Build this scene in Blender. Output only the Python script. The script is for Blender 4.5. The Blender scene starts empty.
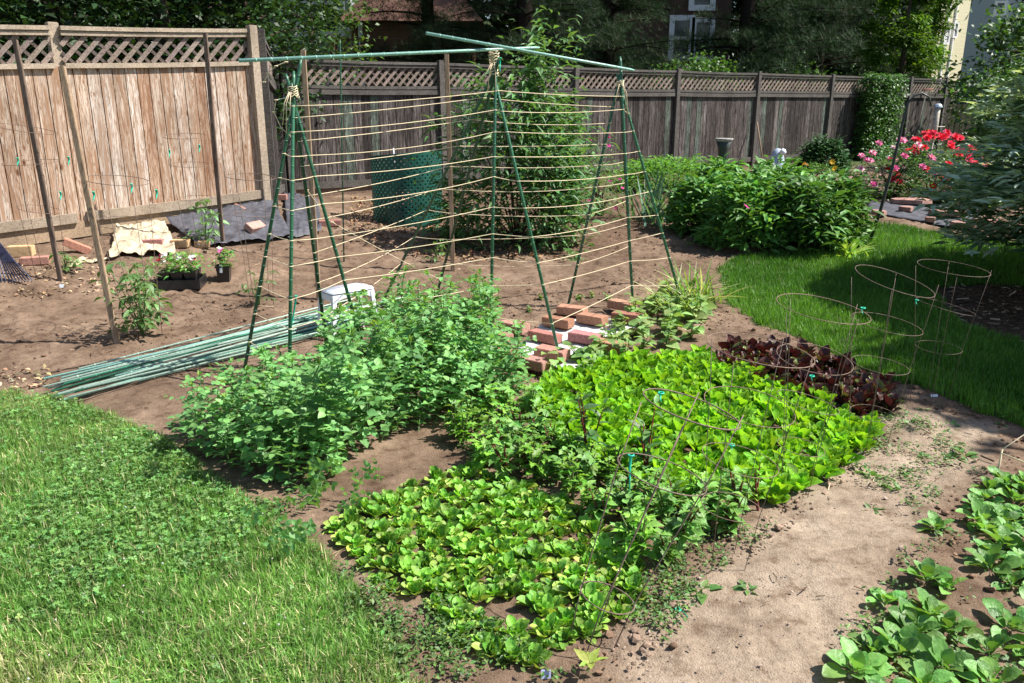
import bpy, math, random
import numpy as np
from mathutils import Vector, Matrix

random.seed(7)
RNG = np.random.default_rng(7)
scn = bpy.context.scene

# ------------------------------------------------------------------ camera
PITCH = math.radians(16.3)
FPX = 815.0
EYE = 1.6
cam_d = bpy.data.cameras.new('camera')
cam = bpy.data.objects.new('camera', cam_d)
scn.collection.objects.link(cam)
cam.location = (0, 0, EYE)
cam.rotation_euler = (math.pi / 2 - PITCH, 0, 0)
cam_d.sensor_width = 36
cam_d.lens = FPX / 1024 * 36
cam_d.clip_start = 0.05
cam_d.clip_end = 1000
scn.camera = cam

# ------------------------------------------------------------------ world and sun
SUN_EL = math.radians(52)
SUN_AZ = math.radians(90)      # clockwise from +Y
world = bpy.data.worlds.new('World')
scn.world = world
world.use_nodes = True
wn = world.node_tree
bg = wn.nodes['Background']
sky = wn.nodes.new('ShaderNodeTexSky')
sky.sky_type = 'NISHITA'
sky.sun_disc = False
sky.sun_elevation = SUN_EL
sky.sun_rotation = SUN_AZ
wn.links.new(sky.outputs[0], bg.inputs[0])
bg.inputs[1].default_value = 0.082
sd = bpy.data.lights.new('sun', 'SUN')
sd.energy = 5.0
sd.angle = math.radians(0.5)
sd.color = (1.0, 0.95, 0.88)
so = bpy.data.objects.new('sun', sd)
scn.collection.objects.link(so)
tosun = Vector((math.sin(SUN_AZ) * math.cos(SUN_EL), math.cos(SUN_AZ) * math.cos(SUN_EL), math.sin(SUN_EL)))
so.rotation_euler = (-tosun).to_track_quat('-Z', 'Y').to_euler()
so.location = (20, 0, 30)
scn.view_settings.view_transform = 'Standard'
scn.view_settings.look = 'None'
scn.view_settings.gamma = 1
scn.view_settings.exposure = 1.0
scn.render.engine = 'CYCLES'
scn.cycles.max_bounces = 6
scn.cycles.transparent_max_bounces = 6
scn.cycles.transmission_bounces = 4

# ------------------------------------------------------------------ helpers: objects
C = scn.collection
def thing(name, label, cat, loc=(0, 0, 0), rz=0, group=None):
    o = bpy.data.objects.new(name, None)
    o.empty_display_size = 0.1
    C.objects.link(o)
    o.location = loc
    o.rotation_euler = (0, 0, rz)
    o['label'] = label
    o['category'] = cat
    if group: o['group'] = group
    return o
def tag(o, label=None, cat=None, group=None, kind=None):
    if label: o['label'] = label
    if cat: o['category'] = cat
    if group: o['group'] = group
    if kind: o['kind'] = kind
    return o
def mesh_np(name, V, F, mat, parent=None, cols=None, smooth=True, loc=None):
    V = np.asarray(V, dtype=np.float32).reshape(-1, 3)
    F = np.asarray(F, dtype=np.int32)
    k = F.shape[1]
    me = bpy.data.meshes.new(name)
    me.vertices.add(len(V)); me.vertices.foreach_set('co', V.ravel())
    me.loops.add(F.size); me.loops.foreach_set('vertex_index', F.ravel())
    me.polygons.add(len(F))
    me.polygons.foreach_set('loop_start', np.arange(0, F.size, k, dtype=np.int32))
    try:
        me.polygons.foreach_set('loop_total', np.full(len(F), k, dtype=np.int32))
    except Exception:
        pass
    me.polygons.foreach_set('use_smooth', np.full(len(F), smooth, dtype=bool))
    if cols is not None:
        a = me.color_attributes.new('Col', 'FLOAT_COLOR', 'POINT')
        cc = np.ones((len(V), 4), dtype=np.float32)
        cc[:, :3] = np.asarray(cols, dtype=np.float32)
        a.data.foreach_set('color', cc.ravel())
    me.update(calc_edges=True)
    if mat is not None: me.materials.append(mat)
    o = bpy.data.objects.new(name, me)
    C.objects.link(o)
    if parent is not None: o.parent = parent
    if loc is not None: o.location = loc
    return o
def copy_tree(o, parent=None):
    c = o.copy(); C.objects.link(c); c.parent = parent
    for ch in list(o.children): copy_tree(ch, c)
    return c

# soup of triangles / quads
class Soup:
    def __init__(s): s.v = []; s.f = []; s.c = []; s.n = 0
    def add(s, V, F, col=None):
        V = np.asarray(V, dtype=np.float64).reshape(-1, 3); F = np.asarray(F, dtype=np.int64)
        if F.shape[1] == 4:
            F = np.concatenate([F[:, [0, 1, 2]], F[:, [0, 2, 3]]])
        s.v.append(V); s.f.append(F + s.n); s.n += len(V)
        c = np.ones((len(V), 3)) if col is None else np.broadcast_to(np.asarray(col, dtype=np.float64), (len(V), 3))
        s.c.append(c)
    def build(s, name, mat, parent=None, smooth=True, loc=None):
        return mesh_np(name, np.concatenate(s.v), np.concatenate(s.f), mat, parent, np.concatenate(s.c), smooth, loc)
    def inst(s, tpl, M, O, col):
        tv, tf = tpl
        k = len(O); n = len(tv)
        V = np.einsum('kij,nj->kni', M, tv) + O[:, None, :]
        F = tf[None] + (np.arange(k) * n)[:, None, None]
        col = np.asarray(col, dtype=np.float64)
        if col.ndim == 1: col = np.broadcast_to(col, (k, 3))
        cc = np.repeat(col, n, axis=0)
        s.add(V.reshape(-1, 3), F.reshape(-1, tf.shape[1]), cc)

def rotm(yaw, pitch, roll, sc):
    yaw, pitch, roll, sc = np.broadcast_arrays(*[np.atleast_1d(np.asarray(a, float)) for a in (yaw, pitch, roll, sc)])
    cy, sy, cp, sp, cr, sr = np.cos(yaw), np.sin(yaw), np.cos(pitch), np.sin(pitch), np.cos(roll), np.sin(roll)
    z = np.zeros_like(cy); o = np.ones_like(cy)
    Rz = np.stack([cy, -sy, z, sy, cy, z, z, z, o], -1).reshape(-1, 3, 3)
    Rx = np.stack([o, z, z, z, cp, -sp, z, sp, cp], -1).reshape(-1, 3, 3)
    Ry = np.stack([cr, z, sr, z, o, z, -sr, z, cr], -1).reshape(-1, 3, 3)
    return (Rz @ Rx @ Ry) * sc[:, None, None]

def tube(pts, r, n=6, cap=True):
    pts = [np.array(p, float) for p in pts]
    m = len(pts)
    rs = [r] * m if np.isscalar(r) else r
    V = []; F = []
    prev = None
    for i, p in enumerate(pts):
        if i == 0: d = pts[1] - pts[0]
        elif i == m - 1: d = pts[-1] - pts[-2]
        else: d = pts[i + 1] - pts[i - 1]
        d = d / (np.linalg.norm(d) + 1e-9)
        if prev is None:
            a = np.array([0, 0, 1.0]) if abs(d[2]) < .9 else np.array([1.0, 0, 0])
            u = np.cross(d, a)
        else:
            u = prev - d * np.dot(prev, d)
        u /= np.linalg.norm(u) + 1e-9
        prev = u
        w = np.cross(d, u)
        for k in range(n):
            t = 2 * math.pi * k / n
            V.append(p + (u * math.cos(t) + w * math.sin(t)) * rs[i])
    for i in range(m - 1):
        for k in range(n):
            a = i * n + k; b = i * n + (k + 1) % n
            F.append((a, b, b + n)); F.append((a, b + n, a + n))
    if cap:
        V.append(pts[0]); V.append(pts[-1])
        c0 = len(V) - 2; c1 = len(V) - 1
        for k in range(n):
            F.append((c0, (k + 1) % n, k)); F.append((c1, (m - 1) * n + k, (m - 1) * n + (k + 1) % n))
    return np.array(V), np.array(F)
def ring(c, rx, r=.002, nrm=(0, 0, 1), n=28, ry=None, wob=0, seed=0):
    c = np.array(c, float); nz = np.array(nrm, float); nz /= np.linalg.norm(nz)
    u = np.cross(nz, [0, 1, .01]); u /= np.linalg.norm(u); w = np.cross(nz, u)
    ry = ry or rx
    pts = []
    for i in range(n + 1):
        t = 2 * math.pi * i / n
        k = 1 + wob * math.sin(2 * t + seed) + wob * .5 * math.sin(3 * t + seed * 2)
        pts.append(c + (u * math.cos(t) * rx + w * math.sin(t) * ry) * k)
    return tube(pts, r, 5, False)
BOXF = np.array([[0, 1, 3, 2], [4, 6, 7, 5], [0, 4, 5, 1], [2, 3, 7, 6], [0, 2, 6, 4], [1, 5, 7, 3]])
def box8(P):
    # P[i][j][k] corners as 8 points ordered ijk
    return np.array(P, float), BOXF
def obox(c, ax, ay, az, hx, hy, hz, bev=0):
    c = np.array(c, float); ax = np.array(ax, float); ay = np.array(ay, float); az = np.array(az, float)
    V = []
    if not bev:
        for i in (-1, 1):
            for j in (-1, 1):
                for k in (-1, 1):
                    V.append(c + ax * hx * i + ay * hy * j + az * hz * k)
        return np.array(V), BOXF
    # bevelled box: 24 verts via bmesh
    import bmesh
    bm = bmesh.new()
    bmesh.ops.create_cube(bm, size=1)
    for v in bm.verts: v.co = (v.co.x * 2 * hx, v.co.y * 2 * hy, v.co.z * 2 * hz)
    bmesh.ops.bevel(bm, geom=bm.edges[:], offset=bev, segments=2, affect='EDGES')
    bmesh.ops.triangulate(bm, faces=bm.faces[:])
    bm.verts.index_update()
    P = np.array([v.co[:] for v in bm.verts]); F = np.array([[v.index for v in f.verts] for f in bm.faces])
    bm.free()
    return c + P[:, :1] * ax + P[:, 1:2] * ay + P[:, 2:] * az, F
def lathe(prof, n=20, c=(0, 0, 0)):
    V = []; F = []
    for (r, z) in prof:
        for k in range(n):
            t = 2 * math.pi * k / n
            V.append((c[0] + r * math.cos(t), c[1] + r * math.sin(t), c[2] + z))
    for i in range(len(prof) - 1):
        for k in range(n):
            a = i * n + k; b = i * n + (k + 1) % n
            F.append((a, b, b + n, a + n))
    return np.array(V), np.array(F)

# ------------------------------------------------------------------ numpy value noise
_T = np.random.default_rng(99).random((256, 256))
def vn(x, y):
    x = np.asarray(x, float); y = np.asarray(y, float)
    xi = np.floor(x).astype(int); yi = np.floor(y).astype(int)
    fx = x - xi; fy = y - yi
    fx = fx * fx * (3 - 2 * fx); fy = fy * fy * (3 - 2 * fy)
    a = _T[xi & 255, yi & 255]; b = _T[(xi + 1) & 255, yi & 255]
    c = _T[xi & 255, (yi + 1) & 255]; d = _T[(xi + 1) & 255, (yi + 1) & 255]
    return (a * (1 - fx) + b * fx) * (1 - fy) + (c * (1 - fx) + d * fx) * fy - .5
def fbm(x, y, o=3):
    s = 0; a = 1
    for i in range(o):
        s = s + a * vn(x * 2 ** i + 17 * i, y * 2 ** i + 31 * i); a *= .5
    return s
def sst(t):
    t = np.clip(t, 0, 1); return t * t * (3 - 2 * t)

# ------------------------------------------------------------------ terrain
FA = np.array([-4.62, 7.1]); FB = np.array([-2.68, 9.0])   # the pale fence
fu = (FB - FA) / np.linalg.norm(FB - FA); fnrm = np.array([fu[1], -fu[0]])
def zsmooth(x, y):
    x = np.asarray(x, float); y = np.asarray(y, float)
    z = .34 * sst((y - 4.0) / 8.5)
    sd_ = (x - FA[0]) * fnrm[0] + (y - FA[1]) * fnrm[1]
    al = (x - FA[0]) * fu[0] + (y - FA[1]) * fu[1]
    b = sst(1 - sd_ / 2.2) * (1 - sst((al - 2.6) / 1.6)) * sst((sd_ + 6) / 4)
    return z + .24 * b
def zt(x, y):
    x = np.asarray(x, float); y = np.asarray(y, float)
    near = 1 - sst((y - 11) / 5)
    return zsmooth(x, y) + near * (.05 * fbm(x * .8 + 5, y * .8) )
def ray(px, py):
    u = (px - 512) / FPX; v = (341.5 - py) / FPX
    cp, sp = math.cos(PITCH), math.sin(PITCH)
    return np.array([u, cp + v * sp, -sp + v * cp])
def W(px, py, D):
    d = ray(px, py); return np.array([0, 0, EYE]) + d * (D / d[1])
def G(px, py, h=0.0):
    d = ray(px, py)
    lo = None; t = .8
    while t < 80:
        p = np.array([0, 0, EYE]) + d * t
        if p[2] < float(zt(p[0], p[1])) + h: lo = t; break
        t += .04
    if lo is None: return np.array([0, 0, EYE]) + d * 60
    a, b = lo - .04, lo
    for _ in range(12):
        m = (a + b) / 2; p = np.array([0, 0, EYE]) + d * m
        if p[2] < float(zt(p[0], p[1])) + h: b = m
        else: a = m
    return np.array([0, 0, EYE]) + d * b
def on_ground(x, y, dz=0): return np.array([x, y, float(zt(x, y)) + dz])
def gpoly(pts): return np.array([G(*p)[:2] for p in pts])
def inpoly(P, poly):
    x, y = P[:, 0], P[:, 1]; c = np.zeros(len(P), bool); n = len(poly)
    for i in range(n):
        x1, y1 = poly[i]; x2, y2 = poly[(i + 1) % n]
        k = ((y1 > y) != (y2 > y)) & (x < (x2 - x1) * (y - y1) / (y2 - y1 + 1e-12) + x1)
        c ^= k
    return c
def rnd_in(poly, n, rng):
    mn, mx = poly.min(0), poly.max(0)
    P = mn + rng.random((n, 2)) * (mx - mn)
    return P[inpoly(P, poly)]
def area(poly):
    x, y = poly[:, 0], poly[:, 1]
    return abs(np.dot(x, np.roll(y, -1)) - np.dot(y, np.roll(x, -1))) / 2
def poisson(poly, d, rng, tries=6000):
    P = rnd_in(poly, tries, rng); out = []
    for p in P:
        if all((p[0] - q[0]) ** 2 + (p[1] - q[1]) ** 2 > d * d for q in out): out.append(p)
    return np.array(out)

LAWN_NEAR = gpoly([(-500, 392), (-40, 392), (60, 400), (150, 432), (185, 458), (240, 500), (300, 540), (345, 580), (372, 625), (430, 690), (470, 800), (-300, 1000), (-900, 700)])
LAWN_BACK = gpoly([(718, 272), (735, 257), (800, 252), (848, 250), (866, 222), (905, 226), (960, 238), (1060, 246), (1300, 262), (1500, 460), (1100, 432), (1024, 428), (985, 414), (915, 386), (880, 378), (800, 340), (760, 325), (725, 302)])
MULCH = gpoly([(932, 290), (980, 284), (1060, 290), (1250, 310), (1150, 360), (1020, 344), (960, 325)])
PATH = gpoly([(640, 700), (620, 640), (700, 570), (780, 510), (850, 460), (900, 400), (1000, 430), (960, 480), (900, 560), (850, 640), (860, 760), (640, 900)])

# ------------------------------------------------------------------ materials
def newmat(name):
    m = bpy.data.materials.new(name); m.use_nodes = True
    nt = m.node_tree; b = nt.nodes['Principled BSDF']
    return m, nt, b
def N(nt, t, **kw):
    n = nt.nodes.new(t)
    for k, v in kw.items(): setattr(n, k, v)
    return n
def mixc(nt, fac, a, b, mode='MIX'):
    n = nt.nodes.new('ShaderNodeMix'); n.data_type = 'RGBA'; n.blend_type = mode
    n.clamp_factor = True
    for idx, val in ((0, fac), (6, a), (7, b)):
        if isinstance(val, bpy.types.NodeSocket): nt.links.new(val, n.inputs[idx])
        elif idx == 0: n.inputs[0].default_value = val
        else: n.inputs[idx].default_value = (*val, 1) if len(val) == 3 else val
    return n.outputs[2]
def ramp(nt, src, pts):
    r = nt.nodes.new('ShaderNodeValToRGB')
    e = r.color_ramp.elements
    while len(e) < len(pts): e.new(.5)
    for el, (p, c) in zip(e, pts):
        el.position = p; el.color = (*c, 1) if len(c) == 3 else c
    nt.links.new(src, r.inputs[0]); return r.outputs[0]
def noise(nt, scale, detail=4, vec=None, rough=.6, dist=0):
    n = nt.nodes.new('ShaderNodeTexNoise'); n.inputs['Scale'].default_value = scale
    n.inputs['Detail'].default_value = detail; n.inputs['Roughness'].default_value = rough
    n.inputs['Distortion'].default_value = dist
    if vec is not None: nt.links.new(vec, n.inputs['Vector'])
    return n.outputs[0]
def coords(nt, scale=(1, 1, 1), kind='Object'):
    tc = nt.nodes.new('ShaderNodeTexCoord'); mp = nt.nodes.new('ShaderNodeMapping')
    mp.inputs['Scale'].default_value = scale
    nt.links.new(tc.outputs[kind], mp.inputs[0]); return mp.outputs[0]
def bump(nt, b, h, strength=.4, dist=.01):
    n = nt.nodes.new('ShaderNodeBump'); n.inputs['Strength'].default_value = strength
    n.inputs['Distance'].default_value = dist
    nt.links.new(h, n.inputs['Height']); nt.links.new(n.outputs[0], b.inputs['Normal'])

def leafmat(name, rough=.42, trans=.35, spec=.45, vary=.25, tint=(1.25, 1.15, .45)):
    m, nt, b = newmat(name)
    at = N(nt, 'ShaderNodeAttribute', attribute_name='Col')
    oi = N(nt, 'ShaderNodeObjectInfo')
    mr = N(nt, 'ShaderNodeMapRange'); mr.inputs[3].default_value = 1 - vary; mr.inputs[4].default_value = 1 + vary
    nt.links.new(oi.outputs['Random'], mr.inputs[0])
    nz = noise(nt, 22, 3, coords(nt))
    mr2 = N(nt, 'ShaderNodeMapRange'); mr2.inputs[1].default_value = .3; mr2.inputs[2].default_value = .7
    mr2.inputs[3].default_value = .78; mr2.inputs[4].default_value = 1.2
    nt.links.new(nz, mr2.inputs[0])
    mu = N(nt, 'ShaderNodeMath', operation='MULTIPLY')
    nt.links.new(mr.outputs[0], mu.inputs[0]); nt.links.new(mr2.outputs[0], mu.inputs[1])
    vm = N(nt, 'ShaderNodeVectorMath', operation='SCALE')
    nt.links.new(at.outputs['Color'], vm.inputs[0]); nt.links.new(mu.outputs[0], vm.inputs['Scale'])
    nt.links.new(vm.outputs[0], b.inputs['Base Color'])
    b.inputs['Roughness'].default_value = rough
    b.inputs['Specular IOR Level'].default_value = spec
    bn = noise(nt, 95, 3, coords(nt)); bump(nt, b, bn, .55, .006)
    tr = N(nt, 'ShaderNodeBsdfTranslucent')
    vt = N(nt, 'ShaderNodeVectorMath', operation='MULTIPLY'); vt.inputs[1].default_value = tint
    nt.links.new(vm.outputs[0], vt.inputs[0]); nt.links.new(vt.outputs[0], tr.inputs[0])
    mx = N(nt, 'ShaderNodeMixShader'); mx.inputs[0].default_value = trans
    nt.links.new(b.outputs[0], mx.inputs[1]); nt.links.new(tr.outputs[0], mx.inputs[2])
    nt.links.new(mx.outputs[0], nt.nodes['Material Output'].inputs[0])
    return m
M_leaf = leafmat('leaf_green')
M_gloss = leafmat('leaf_glossy', rough=.46, trans=.28, spec=.38)
M_soft = leafmat('leaf_soft', rough=.6, trans=.42, spec=.3, vary=.18)
M_dark = leafmat('leaf_dark_evergreen', rough=.6, trans=.15, spec=.25, vary=.3, tint=(1, 1.1, .6))
M_petal = leafmat('petal', rough=.6, trans=.3, spec=.2, vary=.1, tint=(1, 1, 1))
M_grass = leafmat('grass_blade', rough=.45, trans=.35, spec=.4, vary=0, tint=(1.1, 1.15, .5))

M_redleaf = leafmat('leaf_maroon', rough=.4, trans=.2, spec=.4, tint=(1.1, .55, .5))
def woodmat(name, c1, c2, c3, axis='z', rough=.8, usecol=True, kn=False):
    m, nt, b = newmat(name)
    sc = (26, 26, 1.6) if axis == 'z' else ((1.6, 26, 26) if axis == 'x' else (26, 1.6, 26))
    v = coords(nt, sc)
    if usecol:
        at = N(nt, 'ShaderNodeAttribute', attribute_name='Col')
        add = N(nt, 'ShaderNodeVectorMath', operation='ADD')
        sc2 = N(nt, 'ShaderNodeVectorMath', operation='SCALE'); sc2.inputs['Scale'].default_value = 37
        nt.links.new(at.outputs['Color'], sc2.inputs[0])
        nt.links.new(v, add.inputs[0]); nt.links.new(sc2.outputs[0], add.inputs[1]); v = add.outputs[0]
    n1 = noise(nt, 1.0, 5, v, .65, 1.2)
    n2 = noise(nt, 2.4, 4, v, .7, 2.5)
    n3 = noise(nt, 3.0, 3, coords(nt, (1, 1, .6)))
    col = mixc(nt, ramp(nt, n1, [(.38, (0, 0, 0)), (.62, (1, 1, 1))]), c1, c2)
    col = mixc(nt, ramp(nt, n2, [(.47, (0, 0, 0)), (.57, (1, 1, 1))]), col, c3)
    col = mixc(nt, ramp(nt, n3, [(.35, (.75, .75, .75)), (.65, (1.1, 1.1, 1.1))]), (0, 0, 0), col)
    if kn:
        # knots and cathedral grain
        vo = N(nt, 'ShaderNodeTexVoronoi'); vo.inputs['Scale'].default_value = 1.0
        kv = coords(nt, (9, 9, 4.2)); add2 = N(nt, 'ShaderNodeVectorMath', operation='ADD')
        nt.links.new(kv, add2.inputs[0]); nt.links.new(sc2.outputs[0], add2.inputs[1]); nt.links.new(add2.outputs[0], vo.inputs['Vector'])
        kc = ramp(nt, vo.outputs['Distance'], [(.07, (.25, .13, .08)), (.12, (.58, .42, .34)), (.17, (1, 1, 1))])
        col = mixc(nt, 1.0, col, kc, 'MULTIPLY')
        n5 = noise(nt, 1.0, 3, coords(nt, (16, 16, .9)), .55, 2.2)
        col = mixc(nt, ramp(nt, n5, [(.47, (0, 0, 0)), (.60, (.85, .85, .85))]), col, (.31, .195, .125))
    if usecol: col = mixc(nt, 1.0, col, at.outputs['Color'], 'MULTIPLY')
    nt.links.new(col, b.inputs['Base Color'])
    b.inputs['Roughness'].default_value = rough
    b.inputs['Specular IOR Level'].default_value = .2
    bump(nt, b, n1, .5, .004)
    return m
M_pale = woodmat('pale_cedar', (.68, .61, .53), (.50, .44, .38), (.25, .15, .09), kn=True)
M_rail = woodmat('pale_rail', (.48, .40, .30), (.42, .35, .28), (.26, .19, .13), 'x')
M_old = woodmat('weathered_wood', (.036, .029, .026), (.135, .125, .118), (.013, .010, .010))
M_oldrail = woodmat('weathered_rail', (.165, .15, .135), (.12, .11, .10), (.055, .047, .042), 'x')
M_lat = woodmat('lattice_wood', (.33, .27, .23), (.28, .25, .235), (.14, .09, .07), 'x')
M_stake = woodmat('stake_wood', (.42, .30, .19), (.34, .25, .17), (.22, .15, .10))
M_dstake = woodmat('dark_stake_wood', (.24, .17, .13), (.18, .135, .105), (.09, .065, .05))

def plain(name, col, rough=.6, spec=.4, nscale=20, amp=.2, bumps=0, metallic=0, usecol=False):
    m, nt, b = newmat(name)
    nz = noise(nt, nscale, 4, coords(nt))
    lo = tuple(c * (1 - amp) for c in col); hi = tuple(min(1, c * (1 + amp)) for c in col)
    c = ramp(nt, nz, [(.3, lo), (.7, hi)])
    if usecol:
        at = N(nt, 'ShaderNodeAttribute', attribute_name='Col'); c = mixc(nt, 1.0, c, at.outputs['Color'], 'MULTIPLY')
    nt.links.new(c, b.inputs['Base Color'])
    b.inputs['Roughness'].default_value = rough; b.inputs['Specular IOR Level'].default_value = spec
    b.inputs['Metallic'].default_value = metallic
    if bumps: bump(nt, b, nz, bumps, .005)
    return m
M_brick = plain('brick_clay', (.34, .165, .13), .85, .2, 60, .35, .6, usecol=True)
M_greenpole = plain('green_coated_pole', (.028, .115, .065), .38, .5, 90, .25, .3, usecol=True)
M_paleg = plain('pale_green_pole', (.24, .44, .37), .38, .5, 90, .25, .2, usecol=True)
M_twine = plain('cream_twine', (.72, .60, .41), .9, .1, 300, .2, .3)
M_ribbon = plain('green_ribbon', (.02, .42, .27), .5, .3, 40, .15)
M_wire = plain('rusty_wire', (.16, .11, .085), .6, .4, 60, .45, usecol=True)
M_galv = plain('galvanised_wire', (.42, .38, .33), .45, .5, 30, .3)
M_white = plain('white_plastic', (.74, .77, .82), .4, .5, 12, .06)
M_black = plain('black_plastic', (.018, .018, .02), .35, .5, 20, .3)
M_bin = plain('green_bin_plastic', (.008, .075, .055), .45, .45, 8, .2)
M_fabric = plain('dark_landscape_fabric', (.072, .072, .085), .6, .3, 14, .45, .5)
M_paper = plain('tan_paper', (.48, .40, .28), .9, .1, 18, .2, .5)
M_sheet = plain('white_sheet', (.56, .56, .53), .7, .2, 12, .1, .2)
M_bark = plain('bark', (.075, .055, .042), .9, .1, 18, .4, .8)
M_dbark = plain('dark_pine_bark', (.022, .017, .014), .95, .05, 18, .4, .5)
M_stem = plain('green_stem', (.13, .24, .07), .5, .4, 20, .2, usecol=True)
M_iron = plain('dark_iron', (.05, .055, .05), .45, .4, 30, .4)
M_flag = plain('flagstone', (.27, .17, .14), .85, .2, 9, .35, .6, usecol=True)
M_stone = plain('grey_stone', (.33, .32, .30), .85, .2, 20, .3, .5)
M_wood_block = plain('pine_block', (.52, .36, .20), .8, .2, 25, .25, .3)

def ground_mat():
    m, nt, b = newmat('ground_soil')
    at = N(nt, 'ShaderNodeAttribute', attribute_name='Col')
    sep = N(nt, 'ShaderNodeSeparateColor'); nt.links.new(at.outputs['Color'], sep.inputs[0])
    v = coords(nt)
    n1 = noise(nt, 2.2, 6, v, .65); n2 = noise(nt, 38, 5, v, .7); n3 = noise(nt, 160, 3, v, .7)
    soil = ramp(nt, n1, [(.3, (.105, .070, .048)), (.5, (.185, .128, .090)), (.72, (.275, .200, .145))])
    path = ramp(nt, n1, [(.3, (.20, .15, .11)), (.5, (.30, .235, .175)), (.72, (.38, .31, .24))])
    mul = ramp(nt, n2, [(.3, (.045, .028, .02)), (.6, (.13, .08, .055)), (.8, (.24, .16, .11))])
    gr = ramp(nt, n2, [(.3, (.035, .055, .018)), (.55, (.06, .085, .025)), (.8, (.11, .10, .05))])
    c = mixc(nt, sep.outputs[2], soil, path)
    c = mixc(nt, sep.outputs[1], c, mul)
    fine = ramp(nt, n2, [(.3, (.72, .70, .68)), (.5, (1, 1, 1)), (.72, (1.18, 1.17, 1.15))])
    c = mixc(nt, 1.0, c, fine, 'MULTIPLY')
    n4 = noise(nt, 11, 4, v, .65)
    c = mixc(nt, 1.0, c, ramp(nt, n4, [(.32, (.58, .52, .48)), (.46, (.95, .94, .93)), (.7, (1.18, 1.18, 1.16))]), 'MULTIPLY')
    grain = ramp(nt, n3, [(.28, (.45, .42, .40)), (.43, (1, 1, 1)), (.62, (1, 1, 1)), (.72, (1.6, 1.58, 1.5))])
    c = mixc(nt, 1.0, c, grain, 'MULTIPLY')
    c = mixc(nt, sep.outputs[0], c, gr)
    nt.links.new(c, b.inputs['Base Color'])
    b.inputs['Roughness'].default_value = .95; b.inputs['Specular IOR Level'].default_value = .1
    mm = N(nt, 'ShaderNodeMath', operation='ADD'); nt.links.new(n2, mm.inputs[0]); nt.links.new(n3, mm.inputs[1])
    bump(nt, b, mm.outputs[0], .7, .012)
    return m
M_ground = ground_mat()

# ------------------------------------------------------------------ ground sheet
def axis_pts(lo, hi, step, far):
    a = list(np.arange(lo, hi + 1e-6, step)); s = step; x = hi
    while x < far: s *= 1.25; x += s; a.append(x)
    s = step; x = lo; pre = []
    while x > -far: s *= 1.25; x -= s; pre.append(x)
    return np.array(pre[::-1] + a)
gx = axis_pts(-5.2, 6.5, .032, 400); gy = axis_pts(1.3, 9.6, .032, 400)
GX, GY = np.meshgrid(gx, gy)
fx, fy = GX.ravel(), GY.ravel()
P2 = np.stack([fx, fy], 1)
wob = np.stack([vn(fx * 5, fy * 5) * .12 + vn(fx * 17, fy * 17) * .05, vn(fx * 5 + 50, fy * 5) * .12 + vn(fx * 17, fy * 17 + 9) * .05], 1)
lawnm = (inpoly(P2 + wob, LAWN_NEAR) | inpoly(P2 + wob, LAWN_BACK)).astype(float)
mulm = inpoly(P2 + wob, MULCH).astype(float)
far = (fy > 17) | (fy < 0) | (np.abs(fx) > 12)
lawnm = np.where(mulm > 0, 0, lawnm)
lawnm = np.where(far, 1, lawnm)
bed = inpoly(P2 + wob * 2, gpoly([(350, 205), (450, 225), (560, 250), (620, 262), (640, 235), (700, 215), (730, 245), (860, 250), (870, 205), (1100, 205), (1100, 175), (500, 175)]))
mulm = np.maximum(mulm, np.where(bed, .55, 0))
pathm = inpoly(P2 + wob, PATH).astype(float)
# gentle blur of the dry-path mask over the regular part of the grid
pm = pathm.reshape(GX.shape)
for _ in range(6):
    pm = (pm + np.roll(pm, 1, 0) + np.roll(pm, -1, 0) + np.roll(pm, 1, 1) + np.roll(pm, -1, 1)) / 5
    lw = lawnm.reshape(GX.shape)
pathm = pm.ravel()
nearm = 1 - sst((fy - 9) / 4)
rough_soil = sst((fy - 4.6) / 1.2) * (1 - lawnm)
fz = zt(fx, fy)
clod = np.clip(fbm(fx * 9, fy * 9, 3) + .1, -.2, 1)
fz = fz + nearm * (1 - lawnm) * (.008 * fbm(fx * 14, fy * 14, 3) + .05 * (.25 + .75 * rough_soil) * np.maximum(clod, 0) ** 1.5 + .006 * (vn(fx * 31, fy * 31)))
fz = fz + nearm * pathm * (.022 * fbm(fx * 4.5 + 8, fy * 4.5, 3) + .010 * np.maximum(fbm(fx * 20, fy * 20, 2), 0) + .004 * vn(fx * 45, fy * 45))
nxp, nyp = len(gx), len(gy)
ii = np.arange(nxp * nyp).reshape(nyp, nxp)
FQ = np.stack([ii[:-1, :-1], ii[:-1, 1:], ii[1:, 1:], ii[1:, :-1]], -1).reshape(-1, 4)
go = mesh_np('ground', np.stack([fx, fy, fz], 1), FQ, M_ground, None, np.stack([lawnm, mulm, pathm], 1), True)
tag(go, kind='structure')

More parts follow.
